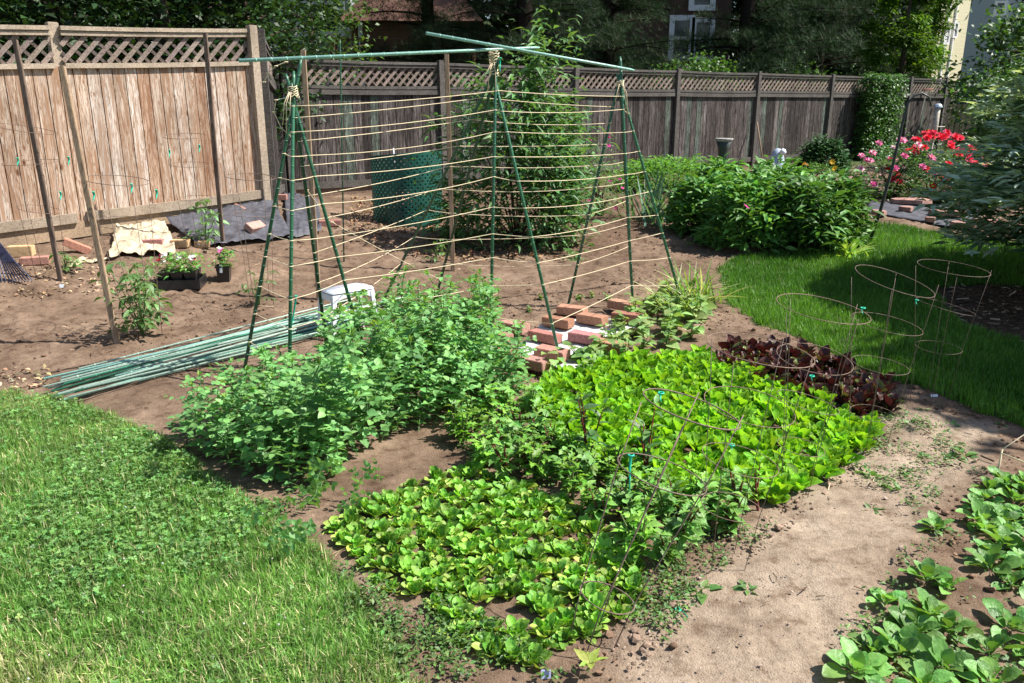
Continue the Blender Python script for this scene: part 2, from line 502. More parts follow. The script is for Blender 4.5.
# ------------------------------------------------------------------ leaf templates
def leaf(Wd=.5, n=4, fold=.25, droop=.3, prof='ovate', wave=0, L=1.0):
    V = []; F = []
    for i in range(n + 1):
        t = i / n
        if prof == 'ovate': w = math.sin(math.pi * min(1, t ** .75)) if t < 1 else 0
        elif prof == 'spoon': w = (0.14 + .86 * sst((t - .22) / .4)) * math.sqrt(max(.01, 1 - (max(0, t - .62) / .39) ** 2))
        elif prof == 'round': w = math.sqrt(max(0, 1 - (2 * t - 1) ** 2))
        elif prof == 'lance': w = math.sin(math.pi * t ** .6) * .9
        elif prof == 'lobed': w = (math.sin(math.pi * min(1, t ** .8))) * (1 + .45 * math.sin(t * 19))
        elif prof == 'strap': w = (1 - t ** 2.5) * .9 + .02
        w = float(max(w, .02)) * Wd / 2
        z = -droop * t * t
        wz = wave * math.sin(t * 11) * Wd
        V += [(-w, t * L, z + fold * w * 2 + wz), (0, t * L, z), (w, t * L, z + fold * w * 2 - wz)]
    for i in range(n):
        a = 3 * i
        F += [(a, a + 1, a + 4), (a, a + 4, a + 3), (a + 1, a + 2, a + 5), (a + 1, a + 5, a + 4)]
    return np.array(V), np.array(F)
DIAM = (np.array([(0, 0, 0), (-.28, .45, .08), (.28, .45, .08), (0, 1, -.12)]), np.array([(0, 2, 1), (1, 2, 3)]))
DIAMN = (np.array([(0, 0, 0), (-.16, .4, .05), (.16, .4, .05), (0, 1, -.15)]), np.array([(0, 2, 1), (1, 2, 3)]))
BLADE = (np.array([(-.5, 0, 0), (.5, 0, 0), (-.42, 0, .5), (.42, 0, .5), (0, 0, 1.0)]), np.array([(0, 1, 3), (0, 3, 2), (2, 3, 4)]))

def colvar(base, n, rng, v=.18, hue=.08):
    base = np.array(base, float)
    k = 1 + v * rng.standard_normal((n, 1))
    h = 1 + hue * rng.standard_normal((n, 3)) * np.array([1.6, .5, 1.2])
    return np.clip(base * k * h, .002, .95)

# ------------------------------------------------------------------ fences
def plane_pt(px, py, A, B, off=0):
    """point where the pixel's ray meets the vertical plane over line AB (off = metres towards the camera)"""
    d = ray(px, py); u = (B - A) / np.linalg.norm(B - A); n = np.array([u[1], -u[0]])
    t = ((A + n * off) @ n) / (d[:2] @ n)
    return np.array([0, 0, EYE]) + d * t

def fence_run(root, A, B, zA, zB, H, mboard, mrail, mlat, mpost, posts, bw=.14, lath=.34, cols=None, hidden=(), upper=True, seed=1, step=.085, skirt=None, front=1, topA=None):
    """boards on A-B seen from the camera side; z of base runs zA..zB"""
    rng = np.random.default_rng(seed)
    A3 = np.array([A[0], A[1], 0]); L = np.linalg.norm(B - A); u = np.array([*(B - A) / L, 0]); n = np.array([u[1], -u[0], 0]); z = np.array([0, 0, 1.0])
    def zb(s): return zA + (zB - zA) * s / L
    bs = Soup()
    s = 0
    while s < L - .02:
        w = min(bw * rng.uniform(.92, 1.05), L - s)
        sm = s + w / 2
        c = cols(rng)
        tilt = rng.normal(0, .002)
        h0 = zb(sm) + .06 + rng.uniform(-.015, .01); h1 = zb(sm) + H - lath + .005
        cc = A3 + u * sm + n * rng.uniform(-.003, .003) + z * (h0 + h1) / 2
        V, F = obox(cc, u + n * tilt, n, z, w / 2 - .004, .010, (h1 - h0) / 2)
        bs.add(V, F, c)
        s += w
    bs.build('board_panel', mboard, root, False)
    # rails: bottom, upper, lattice bottom, lattice top, cap
    ps = sorted(posts)
    edges = list(zip(ps[:-1], ps[1:]))
    rl = Soup(); lt = Soup(); cap = Soup()
    for (s0, s1) in edges:
        sag = rng.uniform(0, .012)
        def rail(so, dz, hh, dep, offn, col):
            V = []
            m = 5
            for k in range(m + 1):
                q = k / m; ss = s0 + (s1 - s0) * q
                if k == 0: ss += .045
                if k == m: ss -= .045
                zc = zb(ss) + dz - sag * math.sin(math.pi * q)
                c = A3 + u * ss + n * offn + z * zc
                V += [c - n * dep - z * hh, c + n * dep - z * hh, c + n * dep + z * hh, c - n * dep + z * hh]
            F = []
            for k in range(m):
                a = 4 * k
                for e in range(4): F.append((a + e, a + (e + 1) % 4, a + 4 + (e + 1) % 4, a + 4 + e))
            F.append((0, 3, 2, 1)); F.append((4 * m, 4 * m + 1, 4 * m + 2, 4 * m + 3))
            so = Soup(); so.add(V, F, col); so.build('cap_rail' if dz > H - .1 else 'rail', mrail, root, False)
        g = lambda: np.full(3, rng.uniform(.85, 1.1))
        rail(rl, .16, .045, .016, .030, g())
        if upper: rail(rl, H - lath - .055, .032, .016, .030, g())
        rail(rl, H - lath + .012, .022, .030, .012, g())
        rail(cap, H - .012, .018, .040, .008, g() * 1.05)
        rail(cap, H - .055, .018, .014, .020, g())
        # lattice strips, both directions, clipped to the band
        zb0, zb1 = H - lath + .03, H - .06
        hh = zb1 - zb0
        for dirn, offn in ((1, .006), (-1, -.006)):
            q = s0 - hh
            while q < s1:
                a0, a1 = q, q + hh      # lower s .. upper s
                f0 = max(0, (s0 + .04 - a0) / hh); f1 = min(1, (s1 - .04 - a0) / hh)
                if f1 - f0 > .08:
                    if dirn == 1: p0 = (a0 + hh * f0, zb0 + hh * f0); p1 = (a0 + hh * f1, zb0 + hh * f1)
                    else: p0 = (a0 + hh * f0, zb1 - hh * f0); p1 = (a0 + hh * f1, zb1 - hh * f1)
                    P0 = A3 + u * p0[0] + z * (zb(p0[0]) + p0[1]) + n * offn; P1 = A3 + u * p1[0] + z * (zb(p1[0]) + p1[1]) + n * offn
                    d = P1 - P0; l = np.linalg.norm(d); d /= l; w = np.cross(n, d)
                    V, F = obox((P0 + P1) / 2, d, n, w, l / 2, .004, .020 if dirn == 1 else .014)
                    lt.add(V, F, (1.0 if dirn == 1 else .5) * np.full(3, rng.uniform(.8, 1.15)) * np.array([1, rng.uniform(.95, 1), rng.uniform(.9, 1)]))  # rear strips coloured darker, painting in the shade they stand in
                q += step
    lt.build('lattice', mlat, root, False)
    if skirt is not None:
        sk = Soup()
        V, F = obox(A3 + u * L / 2 + n * .004 + z * ((zA + zB) / 2 + .05), u * L + z * (zB - zA), n, z, .5, .012, .075)
        sk.add(V, F, skirt); sk.build('kick_board', mrail, root, False)
    for s in ps:
        P = Soup()
        lean = rng.normal(0, .006)
        V, F = obox(A3 + u * s + n * (-.058 if s in hidden else .025) + z * (zb(s) + H / 2 - .05), u + z * 0, n, z + u * lean, .045, .045, H / 2 + .09, .006)
        P.add(V, F, np.full(3, rng.uniform(.85, 1.1)))
        P.build('post', mpost, root, False)

def pale_cols(r):
    q = r.random()
    if q < .18: return np.array([.78, .62, .52]) * r.uniform(.9, 1.05)
    if q < .5: return np.array([1.0, .98, .98]) * r.uniform(.98, 1.15)
    return np.array([1.0, .9, .82]) * r.uniform(.82, 1.08)
def old_cols(r):
    q = r.random()
    if q < .12: return np.array([1.15, 1.55, 1.35]) * r.uniform(1.0, 1.5)
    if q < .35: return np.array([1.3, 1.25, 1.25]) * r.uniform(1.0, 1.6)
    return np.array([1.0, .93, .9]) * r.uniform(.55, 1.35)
H = 1.83
# extend the pale fence out of frame to the left
uL = (FB - FA) / np.linalg.norm(FB - FA)
FA2 = FA - uL * 2.6
Lp = np.linalg.norm(FB - FA2)
f1 = thing('lattice_fence', 'pale reddish cedar board fence with lattice top on the left', 'fence')
s57 = float((plane_pt(64, 100, FA, FB)[:2] - FA2) @ uL); 
fence_run(f1, FA2, FB, .27, .50, H, M_pale, M_rail, M_lat, M_rail, [.02, s57, Lp - .03], cols=pale_cols, seed=3, skirt=(.95, .85, .75), bw=.112, step=.135, hidden=(s57,), upper=False)
MA = W(283, 190, 11.3)[:2]; MB = W(942, 155, 21.6)[:2]
uM = (MB - MA) / np.linalg.norm(MB - MA); Lm = np.linalg.norm(MB - MA)
f3 = thing('lattice_fence', 'short return of board fence turning back behind the left fence', 'fence')
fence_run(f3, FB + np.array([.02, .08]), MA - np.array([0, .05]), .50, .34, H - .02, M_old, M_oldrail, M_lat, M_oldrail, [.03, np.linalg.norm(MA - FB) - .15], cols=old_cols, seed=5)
f2 = thing('lattice_fence', 'long dark weathered board fence with lattice top across the back', 'fence')
mp = []
for px in (285, 441, 574, 675, 755, 828, 906, 941):
    mp.append(float((plane_pt(px, 110, MA, MB)[:2] - MA) @ uM))
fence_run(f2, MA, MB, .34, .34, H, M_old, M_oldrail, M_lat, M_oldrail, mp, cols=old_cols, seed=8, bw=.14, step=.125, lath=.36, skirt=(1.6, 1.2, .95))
# low brownish fence further right
f4 = thing('picket_fence', 'warm brown picket fence glimpsed beyond the bird feeder', 'fence')
b = Soup()
A4 = W(938, 140, 24.0); 
for k in range(14):
    V, F = obox((A4[0] + k * .17, A4[1] + .02 * k, .95), (1, 0, 0), (0, 1, 0), (0, 0, 1), .065, .01, .62); b.add(V, F, np.full(3, random.uniform(.8, 1.2)))
b.build('board_panel', M_stake, f4, False)
b = Soup(); V, F = obox((A4[0] + 1.1, A4[1] + .05, 1.4), (1, 0, 0), (0, 1, 0), (0, 0, 1), 1.2, .02, .04); b.add(V, F); b.build('rail', M_stake, f4, False)

# ------------------------------------------------------------------ grass
def blades(S, P, h, w, col, rng, lean=.5, dz=0):
    k = len(P)
    if not k: return
    yaw = rng.uniform(0, 2 * math.pi, k); ln = rng.normal(0, lean, k)
    hh = h * rng.uniform(.55, 1.35, k); ww = w * rng.uniform(.7, 1.3, k)
    tv, tf = BLADE
    z = zt(P[:, 0], P[:, 1]) + dz
    # local blade coords: width axis (yaw), height with bend
    cx, sx = np.cos(yaw), np.sin(yaw)
    V = np.zeros((k, 5, 3))
    wx = tv[:, 0][None] * ww[:, None]; t = tv[:, 2][None]
    bend = (ln[:, None] * t ** 1.6) * hh[:, None]
    V[:, :, 0] = P[:, 0][:, None] + wx * cx[:, None] - bend * sx[:, None]
    V[:, :, 1] = P[:, 1][:, None] + wx * sx[:, None] + bend * cx[:, None]
    V[:, :, 2] = z[:, None] + t * hh[:, None] * np.cos(np.clip(np.abs(ln), 0, 1.2))[:, None] - .004
    F = tf[None] + (np.arange(k) * 5)[:, None, None]
    cc = np.repeat(col, 5, axis=0)
    S.add(V.reshape(-1, 3), F.reshape(-1, 3), cc)
rng = np.random.default_rng(21)
def vis_poly(poly, x0, x1, y0, y1):
    return poly
# near lawn
clipP = np.array([(-3.6, 1.35), (.6, 1.35), (.6, 5.3), (-3.9, 5.3)])
P = rnd_in(LAWN_NEAR, 420000, rng)
P = P[(np.abs(P[:, 0]) < .70 * P[:, 1] + .45) & (P[:, 1] > 1.35)]
j = np.stack([vn(P[:, 0] * 7, P[:, 1] * 7), vn(P[:, 0] * 7 + 40, P[:, 1] * 7)], 1) * .12
P = P + j * .6
P = P[:125000]
patch = fbm(P[:, 0] * 2.2, P[:, 1] * 2.2, 3); patch2 = fbm(P[:, 0] * 1.1 + 20, P[:, 1] * 1.1, 2)
g1 = np.array([.15, .32, .06]); g2 = np.array([.28, .40, .10]); g3 = np.array([.68, .60, .34])
tmix = sst(patch2 * 1.8 + .55)[:, None]
col = g1 * (1 - tmix) + g2 * tmix
dead = rng.random(len(P)) < (.10 + .30 * sst(patch * 2 + .1) * tmix[:, 0])
col = np.where(dead[:, None], g3, col) * rng.uniform(.6, 1.35, (len(P), 1)) * (1 + .5 * fbm(P[:, 0] * 6, P[:, 1] * 6, 2))[:, None]
S = Soup(); blades(S, P, .048, .0036, col, rng, 1.0)
tag(S.build('lawn_grass', M_grass), 'short green lawn grass with straw blades filling the lower left', 'grass', kind='stuff')
# clover
tref = []
lv, lf = leaf(.9, 2, .15, .1, 'round')
TV = []; TF = []
for q in range(3):
    M = rotm(q * 2.094, .15, 0, 1)[0]; TV.append(lv @ M.T); TF.append(lf + q * len(lv))
TREF = (np.concatenate(TV), np.concatenate(TF))
P = rnd_in(LAWN_NEAR, 90000, rng); P = P[(np.abs(P[:, 0]) < .70 * P[:, 1] + .45) & (P[:, 1] > 1.35)]
P = P[(fbm(P[:, 0] * 1.7 + 9, P[:, 1] * 1.7, 3) + rng.normal(0, .15, len(P))) > .10][:7500]
S = Soup(); k = len(P)
O = np.column_stack([P, zt(P[:, 0], P[:, 1]) + rng.uniform(.02, .05, k)])
S.inst(TREF, rotm(rng.uniform(0, 6.3, k), rng.normal(0, .35, k), rng.normal(0, .3, k), rng.uniform(.007, .014, k)), O, colvar((.20, .40, .11), k, rng, .25))
tag(S.build('clover', M_leaf), 'patches of low round-leaved clover in the near lawn', 'clover', kind='stuff')
P = rnd_in(LAWN_NEAR, 1500, rng); P = P[(np.abs(P[:, 0]) < .66 * P[:, 1] + .2) & (P[:, 1] > 1.6)][:55]
S = Soup(); k = len(P)
sv, sf = lathe([(.0, -.5), (.35, -.35), (.5, 0), (.35, .35), (0, .5)], 7)
sf = np.concatenate([sf[:, [0, 1, 2]], sf[:, [0, 2, 3]]])
O = np.column_stack([P, zt(P[:, 0], P[:, 1]) + rng.uniform(.045, .065, k)])
S.inst((sv, sf), rotm(rng.uniform(0, 6, k), 0, 0, rng.uniform(.005, .009, k)), O, colvar((.6, .58, .5), k, rng, .08, .02))
tag(S.build('clover_blossom', M_petal), 'tiny white clover heads dotted over the near lawn', 'blossom', kind='stuff')
# back lawn
P = rnd_in(LAWN_BACK, 460000, rng)
P = P[(P[:, 0] < .66 * P[:, 1] + .6)]
P = P[~inpoly(P, MULCH)]
P = P + np.stack([vn(P[:, 0] * 7, P[:, 1] * 7), vn(P[:, 0] * 7 + 40, P[:, 1] * 7)], 1) * .08
dens = P[:, 1]
keep = rng.random(len(P)) < np.clip(7.0 / (dens ** 1.3), .15, 1)
P = P[keep][:150000]
patch2 = fbm(P[:, 0] * 1.3 + 3, P[:, 1] * 1.3, 3)
tmix = sst(patch2 * 1.4 + .4)[:, None]
col = (np.array([.075, .20, .022]) * (1 - tmix) + np.array([.13, .29, .035]) * tmix) * rng.uniform(.65, 1.3, (len(P), 1))
S = Soup(); blades(S, P, .058, .0052, col, rng, .45)
tag(S.build('lawn_grass', M_grass), 'lush deep green lawn grass behind the red lettuce', 'grass', kind='stuff')

# soil debris: clods, twigs, chips
def rock_tpl(seed):
    r = np.random.default_rng(seed)
    import bmesh
    bm = bmesh.new(); bmesh.ops.create_icosphere(bm, subdivisions=1, radius=.5)
    V = np.array([v.co[:] for v in bm.verts]); F = np.array([[v.index for v in f.verts] for f in bm.faces]); bm.free()
    V = V * r.uniform(.65, 1.15, (len(V), 1)) * np.array([1, .8, .55]); return V, F
def in_any(P, polys):
    m = np.zeros(len(P), bool)
    for q in polys: m |= inpoly(P, q)
    return m
def soil_pts(n, x0, x1, y0, y1, rng):
    P = np.stack([rng.uniform(x0, x1, n), rng.uniform(y0, y1, n)], 1)
    return P[~in_any(P, [LAWN_NEAR, LAWN_BACK])]
S = Soup()
for sd2 in range(4):
    P = np.concatenate([soil_pts(3200, -5, 3, 4.6, 9.2, rng), soil_pts(1500, .2, 2.6, 1.7, 5.2, rng)])
    P = P[(fbm(P[:, 0] * 1.5, P[:, 1] * 1.5, 2) + rng.normal(0, .2, len(P))) > 0.0]
    k = len(P); sz = rng.gamma(1.6, .007, k) + .004
    O = np.column_stack([P, zt(P[:, 0], P[:, 1]) + sz * .15 + .004])
    pth = inpoly(P, PATH)[:, None]
    c = np.where(pth, np.array([.34, .26, .205]), np.array([.19, .12, .08]))
    S.inst(rock_tpl(sd2), rotm(rng.uniform(0, 6.3, k), rng.normal(0, .3, k), rng.normal(0, .3, k), np.where(pth[:, 0], sz * .45, sz)), O, c * rng.uniform(.65, 1.35, (k, 1)))
edge = gpoly([(600, 640), (660, 585), (700, 560), (770, 505), (830, 470), (880, 430), (900, 440), (850, 480), (800, 520), (740, 575), (690, 620), (630, 683)])
for sd2 in (5, 6):
    P = rnd_in(edge, 2200, rng); P = P[(fbm(P[:, 0] * 3, P[:, 1] * 3, 2) + rng.normal(0, .15, len(P))) > .02]
    k = len(P); sz = rng.gamma(1.8, .006, k) + .003; O = np.column_stack([P, zt(P[:, 0], P[:, 1]) + sz * .2 + .005])
    S.inst(rock_tpl(sd2), rotm(rng.uniform(0, 6.3, k), rng.normal(0, .3, k), rng.normal(0, .3, k), sz), O, np.array([.27, .19, .14]) * rng.uniform(.6, 1.3, (k, 1)))
M_clod = plain('soil_clod', (1, 1, 1), .95, .1, 60, .2, .5, usecol=True)
tag(S.build('soil_clods', M_clod, None, False), 'loose brown clods and pebbles on the garden soil', 'soil', kind='stuff')
S = Soup()
P = np.concatenate([soil_pts(900, -5, 3.5, 4.6, 9.2, rng), soil_pts(140, .2, 2.9, 1.7, 5.2, rng), rnd_in(MULCH, 2500, rng)]); k = len(P)
O = np.column_stack([P, zt(P[:, 0], P[:, 1]) + .012])
TW = (np.array([(-.5, -.05, 0), (.5, -.05, 0), (.5, .05, 0), (-.5, .05, 0), (-.5, 0, .09), (.5, 0, .09)]), np.array([(0, 1, 5), (0, 5, 4), (3, 4, 5), (3, 5, 2), (0, 4, 3), (1, 2, 5)]))
S.inst(TW, rotm(rng.uniform(0, 6.3, k), rng.normal(0, .2, k), rng.normal(0, .15, k), rng.gamma(2, .012, k) + .008), O, np.where(rng.random((k, 1)) < .35, np.array([.5, .38, .26]), np.array([.16, .10, .065])) * rng.uniform(.6, 1.3, (k, 1)))
tag(S.build('wood_chips', M_clod, None, False), 'scattered twigs, bark chips and dry bits on the soil', 'mulch', kind='stuff')
# leaf litter at the foot of the dark fence
S = Soup()
lit = gpoly([(352, 200), (420, 200), (520, 235), (560, 262), (440, 262), (350, 235)])
P = rnd_in(lit, 2600, rng); k = len(P)
O = np.column_stack([P, zt(P[:, 0], P[:, 1]) + rng.uniform(.005, .04, k)])
S.inst(leaf(.6, 2, .3, .2), rotm(rng.uniform(0, 6.3, k), rng.normal(0, .4, k), rng.normal(0, .4, k), rng.uniform(.03, .07, k)), O, colvar((.30, .19, .11), k, rng, .3))
P = np.concatenate([rnd_in(gpoly([(20, 265), (75, 262), (110, 258), (120, 290), (60, 300), (10, 295)]), 260, rng), rnd_in(gpoly([(0, 372), (50, 368), (60, 385), (0, 400)]), 140, rng)]); k = len(P)
O = np.column_stack([P, zt(P[:, 0], P[:, 1]) + rng.uniform(.005, .02, k)])
S.inst(leaf(.6, 2, .3, .2), rotm(rng.uniform(0, 6.3, k), rng.normal(0, .4, k), rng.normal(0, .4, k), rng.uniform(.02, .05, k)), O, colvar((.42, .30, .19), k, rng, .4))
tag(S.build('leaf_litter', M_clod), 'dry brown leaf litter by the fence and in the soil', 'leaves', kind='stuff')

# weeds: small ground cover along lawn edge and path
S = Soup()
W_P = []
for poly, n in (([(250, 505), (310, 500), (345, 560), (400, 600), (430, 683), (380, 683), (340, 590), (290, 545)], 1000),
                ([(870, 410), (900, 400), (960, 440), (990, 480), (900, 520), (850, 470)], 420),
                ([(640, 590), (680, 560), (700, 600), (640, 683), (560, 683), (600, 640)], 300),
                ([(640, 570), (760, 515), (790, 500), (775, 530), (680, 600)], 260),
                ([(840, 640), (900, 560), (960, 520), (1024, 520), (1024, 683), (850, 683)], 450),
                ([(440, 590), (520, 640), (560, 683), (440, 683), (410, 620)], 280),
                ([(430, 425), (560, 400), (640, 480), (600, 520), (480, 470)], 500)):
    pl = gpoly(poly); q = rnd_in(pl, n * 2, rng)[:n]
    q = q[(fbm(q[:, 0] * 4, q[:, 1] * 4, 2) + rng.normal(0, .1, len(q))) > .02]; W_P.append(q)
P = np.concatenate(W_P)
rep = 5
P = np.repeat(P, rep, 0) + rng.normal(0, .014, (len(P) * rep, 2)); k = len(P)
O = np.column_stack([P, zt(P[:, 0], P[:, 1]) + rng.uniform(.006, .035, k)])
S.inst(leaf(.6, 2, .2, .2), rotm(rng.uniform(0, 6.3, k), rng.uniform(-.1, .8, k), rng.normal(0, .3, k), rng.uniform(.010, .024, k)), O, colvar((.11, .21, .05), k, rng, .3))
tag(S.build('weeds', M_leaf), 'small low weeds sprouting along paths and bed edges', 'weeds', kind='stuff')

# ------------------------------------------------------------------ crop plants
def rosette(name, nl, L, tpl, el, col, rng, mat, spread=.02, hz=.0, vary=.3, stalk=None, twist=.25):
    S = Soup()
    yaw = np.arange(nl) * 2.4 + rng.normal(0, .25, nl)
    t = (np.arange(nl) + .5) / nl
    elv = el[0] + (el[1] - el[0]) * t + rng.normal(0, .12, nl)
    sc = L * (.55 + .55 * (1 - t * .6)) * rng.uniform(1 - vary, 1 + vary, nl)
    O = np.column_stack([-np.sin(yaw) * spread * (1 - t), np.cos(yaw) * spread * (1 - t), np.full(nl, hz)])
    S.inst(tpl, rotm(yaw, elv, rng.normal(0, twist, nl), sc), O, colvar(col, nl, rng, .15, .06))
    return S
def place(protos, P, label, cat, group, sc=(.85, 1.2), rng=rng, dz=-.005, lean=.12, labels=None):
    out = []
    for i, p in enumerate(P):
        if i < len(protos): o = protos[i]
        else:
            o = copy_tree(protos[rng.integers(len(protos))])
        o.location = (p[0], p[1], float(zt(p[0], p[1])) + dz)
        o.rotation_euler = (rng.normal(0, lean), rng.normal(0, lean), rng.uniform(0, 6.28))
        s = rng.uniform(*sc); o.scale = (s, s, s * rng.uniform(.9, 1.15))
        tag(o, label, cat, group)
        if labels: o['label'] = labels[i]
        out.append(o)
    for o in protos[len(P):]: bpy.data.objects.remove(o)
    return out

# spinach
rs = np.random.default_rng(31)
protos = []
for q in range(5):
    S = Soup()
    for (nl, L, el, c) in ((10, .060, (.25, .8), (.30, .46, .08)), (15, .057, (.75, 1.4), (.20, .43, .055))):
        T = leaf(.56, 8, .30, -.10 if q % 2 else .22, 'spoon', wave=.03)
        s2 = rosette('x', nl, L, T, el, c, rs, M_gloss, .012, .004)
        S.v += s2.v; S.f += [f + S.n for f in s2.f]; S.c += s2.c; S.n += s2.n
    protos.append(S.build('spinach_plant', M_gloss))
SP = gpoly([(330, 535), (360, 508), (420, 485), (470, 470), (560, 500), (640, 570), (628, 610), (560, 650), (545, 672), (500, 660), (455, 640), (430, 600), (400, 598), (350, 560)])
P = poisson(SP, .056, rs, 12000)[:298]
P = P[(fbm(P[:, 0] * 2.6 + 3, P[:, 1] * 2.6, 2)) > -.42]
place(protos, P, 'low round-leaved bright spinach plant in the front bed', 'spinach', 'spinach plants filling the front bed', (.62, 1.05), rs)
print('spinach', len(P))

# bright lettuce
protos = []
for q in range(5):
    S = Soup()
    for (nl, L, el, c) in ((9, .078, (.7, 1.1), (.19, .44, .03)), (13, .080, (1.0, 1.5), (.27, .53, .035))):
        T = leaf(.50, 8, .34, -.05 if q % 2 else .14, 'spoon', wave=.05)
        s2 = rosette('x', nl, L, T, el, c, rs, M_soft, .014, .004)
        S.v += s2.v; S.f += [f + S.n for f in s2.f]; S.c += s2.c; S.n += s2.n
    protos.append(S.build('lettuce_plant', M_soft))
LT = gpoly([(536, 405), (548, 385), (600, 370), (640, 362), (700, 358), (745, 375), (800, 398), (876, 430), (862, 455), (820, 480), (770, 506), (712, 500), (645, 490), (565, 455)])
P = poisson(LT, .076, rs, 14000)[:295]
print('lettuce', len(P))
place(protos, P, 'bright yellow-green lettuce plant in the dense middle bed', 'lettuce', 'bright green lettuces in the middle bed', (.85, 1.2), rs)
# red lettuce
protos = []
for q in range(4):
    S = Soup()
    for (nl, L, el, c) in ((8, .09, (.75, 1.1), (.060, .028, .020)), (10, .10, (1.05, 1.5), (.078, .026, .020)), (6, .09, (1.1, 1.5), (.12, .17, .04))):
        T = leaf(.50, 6, .32, .1, 'spoon', wave=.07)
        s2 = rosette('x', nl, L, T, el, c, rs, M_soft, .014, .004)
        S.v += s2.v; S.f += [f + S.n for f in s2.f]; S.c += s2.c; S.n += s2.n
    protos.append(S.build('red_lettuce_plant', M_redleaf))
RL = gpoly([(722, 370), (735, 350), (770, 352), (830, 368), (890, 395), (893, 412), (860, 416), (800, 402), (750, 385)])
P = poisson(RL, .085, rs)
print('red', len(P))
place(protos, P, 'dark maroon lettuce plant behind the bright green ones', 'red lettuce', 'dark red lettuces behind the green lettuces', (.85, 1.15), rs)
# darker leafy greens with lobed leaves between spinach and lettuce
def leafy(nst, h, leafL, tpl, col, rng, stemcol=(.16, .24, .07), per=5, up=.35, spread=.3, mat=None):
    S = Soup()
    for s in range(nst):
        az = rng.uniform(0, 6.28); ln = rng.uniform(.1, spread); hh = h * rng.uniform(.7, 1.15)
        pts = [(math.cos(az) * ln * hh * t ** 1.4, math.sin(az) * ln * hh * t ** 1.4, hh * t) for t in np.linspace(0, 1, 5)]
        V, F = tube(pts, [.0045, .004, .0035, .003, .0015], 4, False); S.add(V, F, stemcol)
        k = per; tt = np.linspace(.3, 1, k)
        O = np.array([[math.cos(az) * ln * hh * t ** 1.4, math.sin(az) * ln * hh * t ** 1.4, hh * t] for t in tt])
        yaw = rng.uniform(0, 6.28) + np.arange(k) * 2.4
        S.inst(tpl, rotm(yaw, up * rng.uniform(.2, 1.8, k), rng.normal(0, .3, k), leafL * rng.uniform(.6, 1.2, k) * (1.15 - .35 * tt)), O, colvar(col, k, rng, .18, .07))
    return S
protos = []
for q in range(6):
    c = [(.17, .36, .08), (.21, .42, .10), (.21, .44, .055)][q % 3]
    S = leafy(8, .14, .062, leaf([.5, .7, .42][q % 3], 7, .22, .3, ['lobed', 'ovate', 'lobed'][q % 3], .02), c, rs, (.17, .22, .08) if q % 2 else (.2, .05, .05))
    protos.append(S.build('leafy_green_plant', M_leaf))
BG = gpoly([(448, 440), (500, 412), (528, 410), (562, 455), (645, 492), (712, 502), (765, 508), (740, 530), (690, 560), (645, 572), (560, 500), (480, 468)])
P = poisson(BG, .095, rs)
print('greens', len(P))
place(protos, P, 'dark green lobed-leaf plant between spinach and lettuce', 'leafy greens', 'dark leafy greens between the spinach and the lettuce', (.8, 1.25), rs)
# beet with red stems standing above
for i, (px, py, lb) in enumerate([(588, 470, 'taller leafy plant with a red stem left of the tied cage'), (645, 480, 'taller red-stemmed leafy plant inside the leaning cage')]):
    S = leafy(4, .32, .085, leaf(.45, 5, .2, .3), (.12, .24, .08), rs, (.25, .03, .04), 8, .5, .25)
    o = S.build('beet_plant', M_leaf); o.location = G(px, py); tag(o, lb, 'beet plant')

# pale bean plants beside the bricks
protos = []
for q in range(4):
    S = leafy(5, .13, .085, leaf(.85, 5, .12, .3, 'ovate'), (.24, .38, .12), rs, (.2, .3, .1), 3, .25, .7)
    protos.append(S.build('bean_plant', M_soft))
BP = gpoly([(555, 375), (600, 345), (640, 312), (665, 296), (705, 320), (690, 340), (620, 362), (575, 385)])
P = poisson(BP, .15, rs)
print('bean', len(P))
place(protos, P, 'pale broad-leaved bean plant along the brick pile', 'bean plant', 'pale bean plants between the bricks and the lettuce', (.8, 1.2), rs)
extra = [G(575, 262), G(592, 298), G(578, 300), G(607, 300), G(497, 302), G(530, 312), G(540, 300)]
ps_ = [copy_tree(protos[i % 4]) for i in range(2)]
place(ps_, extra, 'small pale bean seedling in the soil behind the trellis', 'bean seedling', 'seedlings in the soil behind the trellis', (.35, .6), rs)

# right-hand broad-leaf plants
protos = []
for q in range(5):
    S = rosette('x', 13, .072, leaf(.60, 8, .2, .25, 'spoon', wave=.03), (.35, 1.35), (.17, .36, .085), rs, M_leaf, .012, .01)
    protos.append(S.build('radish_plant', M_leaf))
R1 = gpoly([(968, 505), (1000, 480), (1050, 480), (1100, 600), (1040, 620), (990, 570)])
R2 = gpoly([(845, 672), (880, 640), (950, 630), (1040, 625), (1110, 800), (880, 800), (850, 720)])
P = np.concatenate([poisson(R1, .085, rs), poisson(R2, .105, rs), [G(885, 605)[:2], G(925, 582)[:2], G(948, 590)[:2], G(905, 625)[:2], G(930, 620)[:2], G(900, 655)[:2], G(938, 530)[:2]]])
print('radish', len(P))
place(protos, P, 'broad-leaved green plant in the right-hand bed', 'radish plant', 'broad-leaved plants at the right edge', (.7, 1.15), rs)
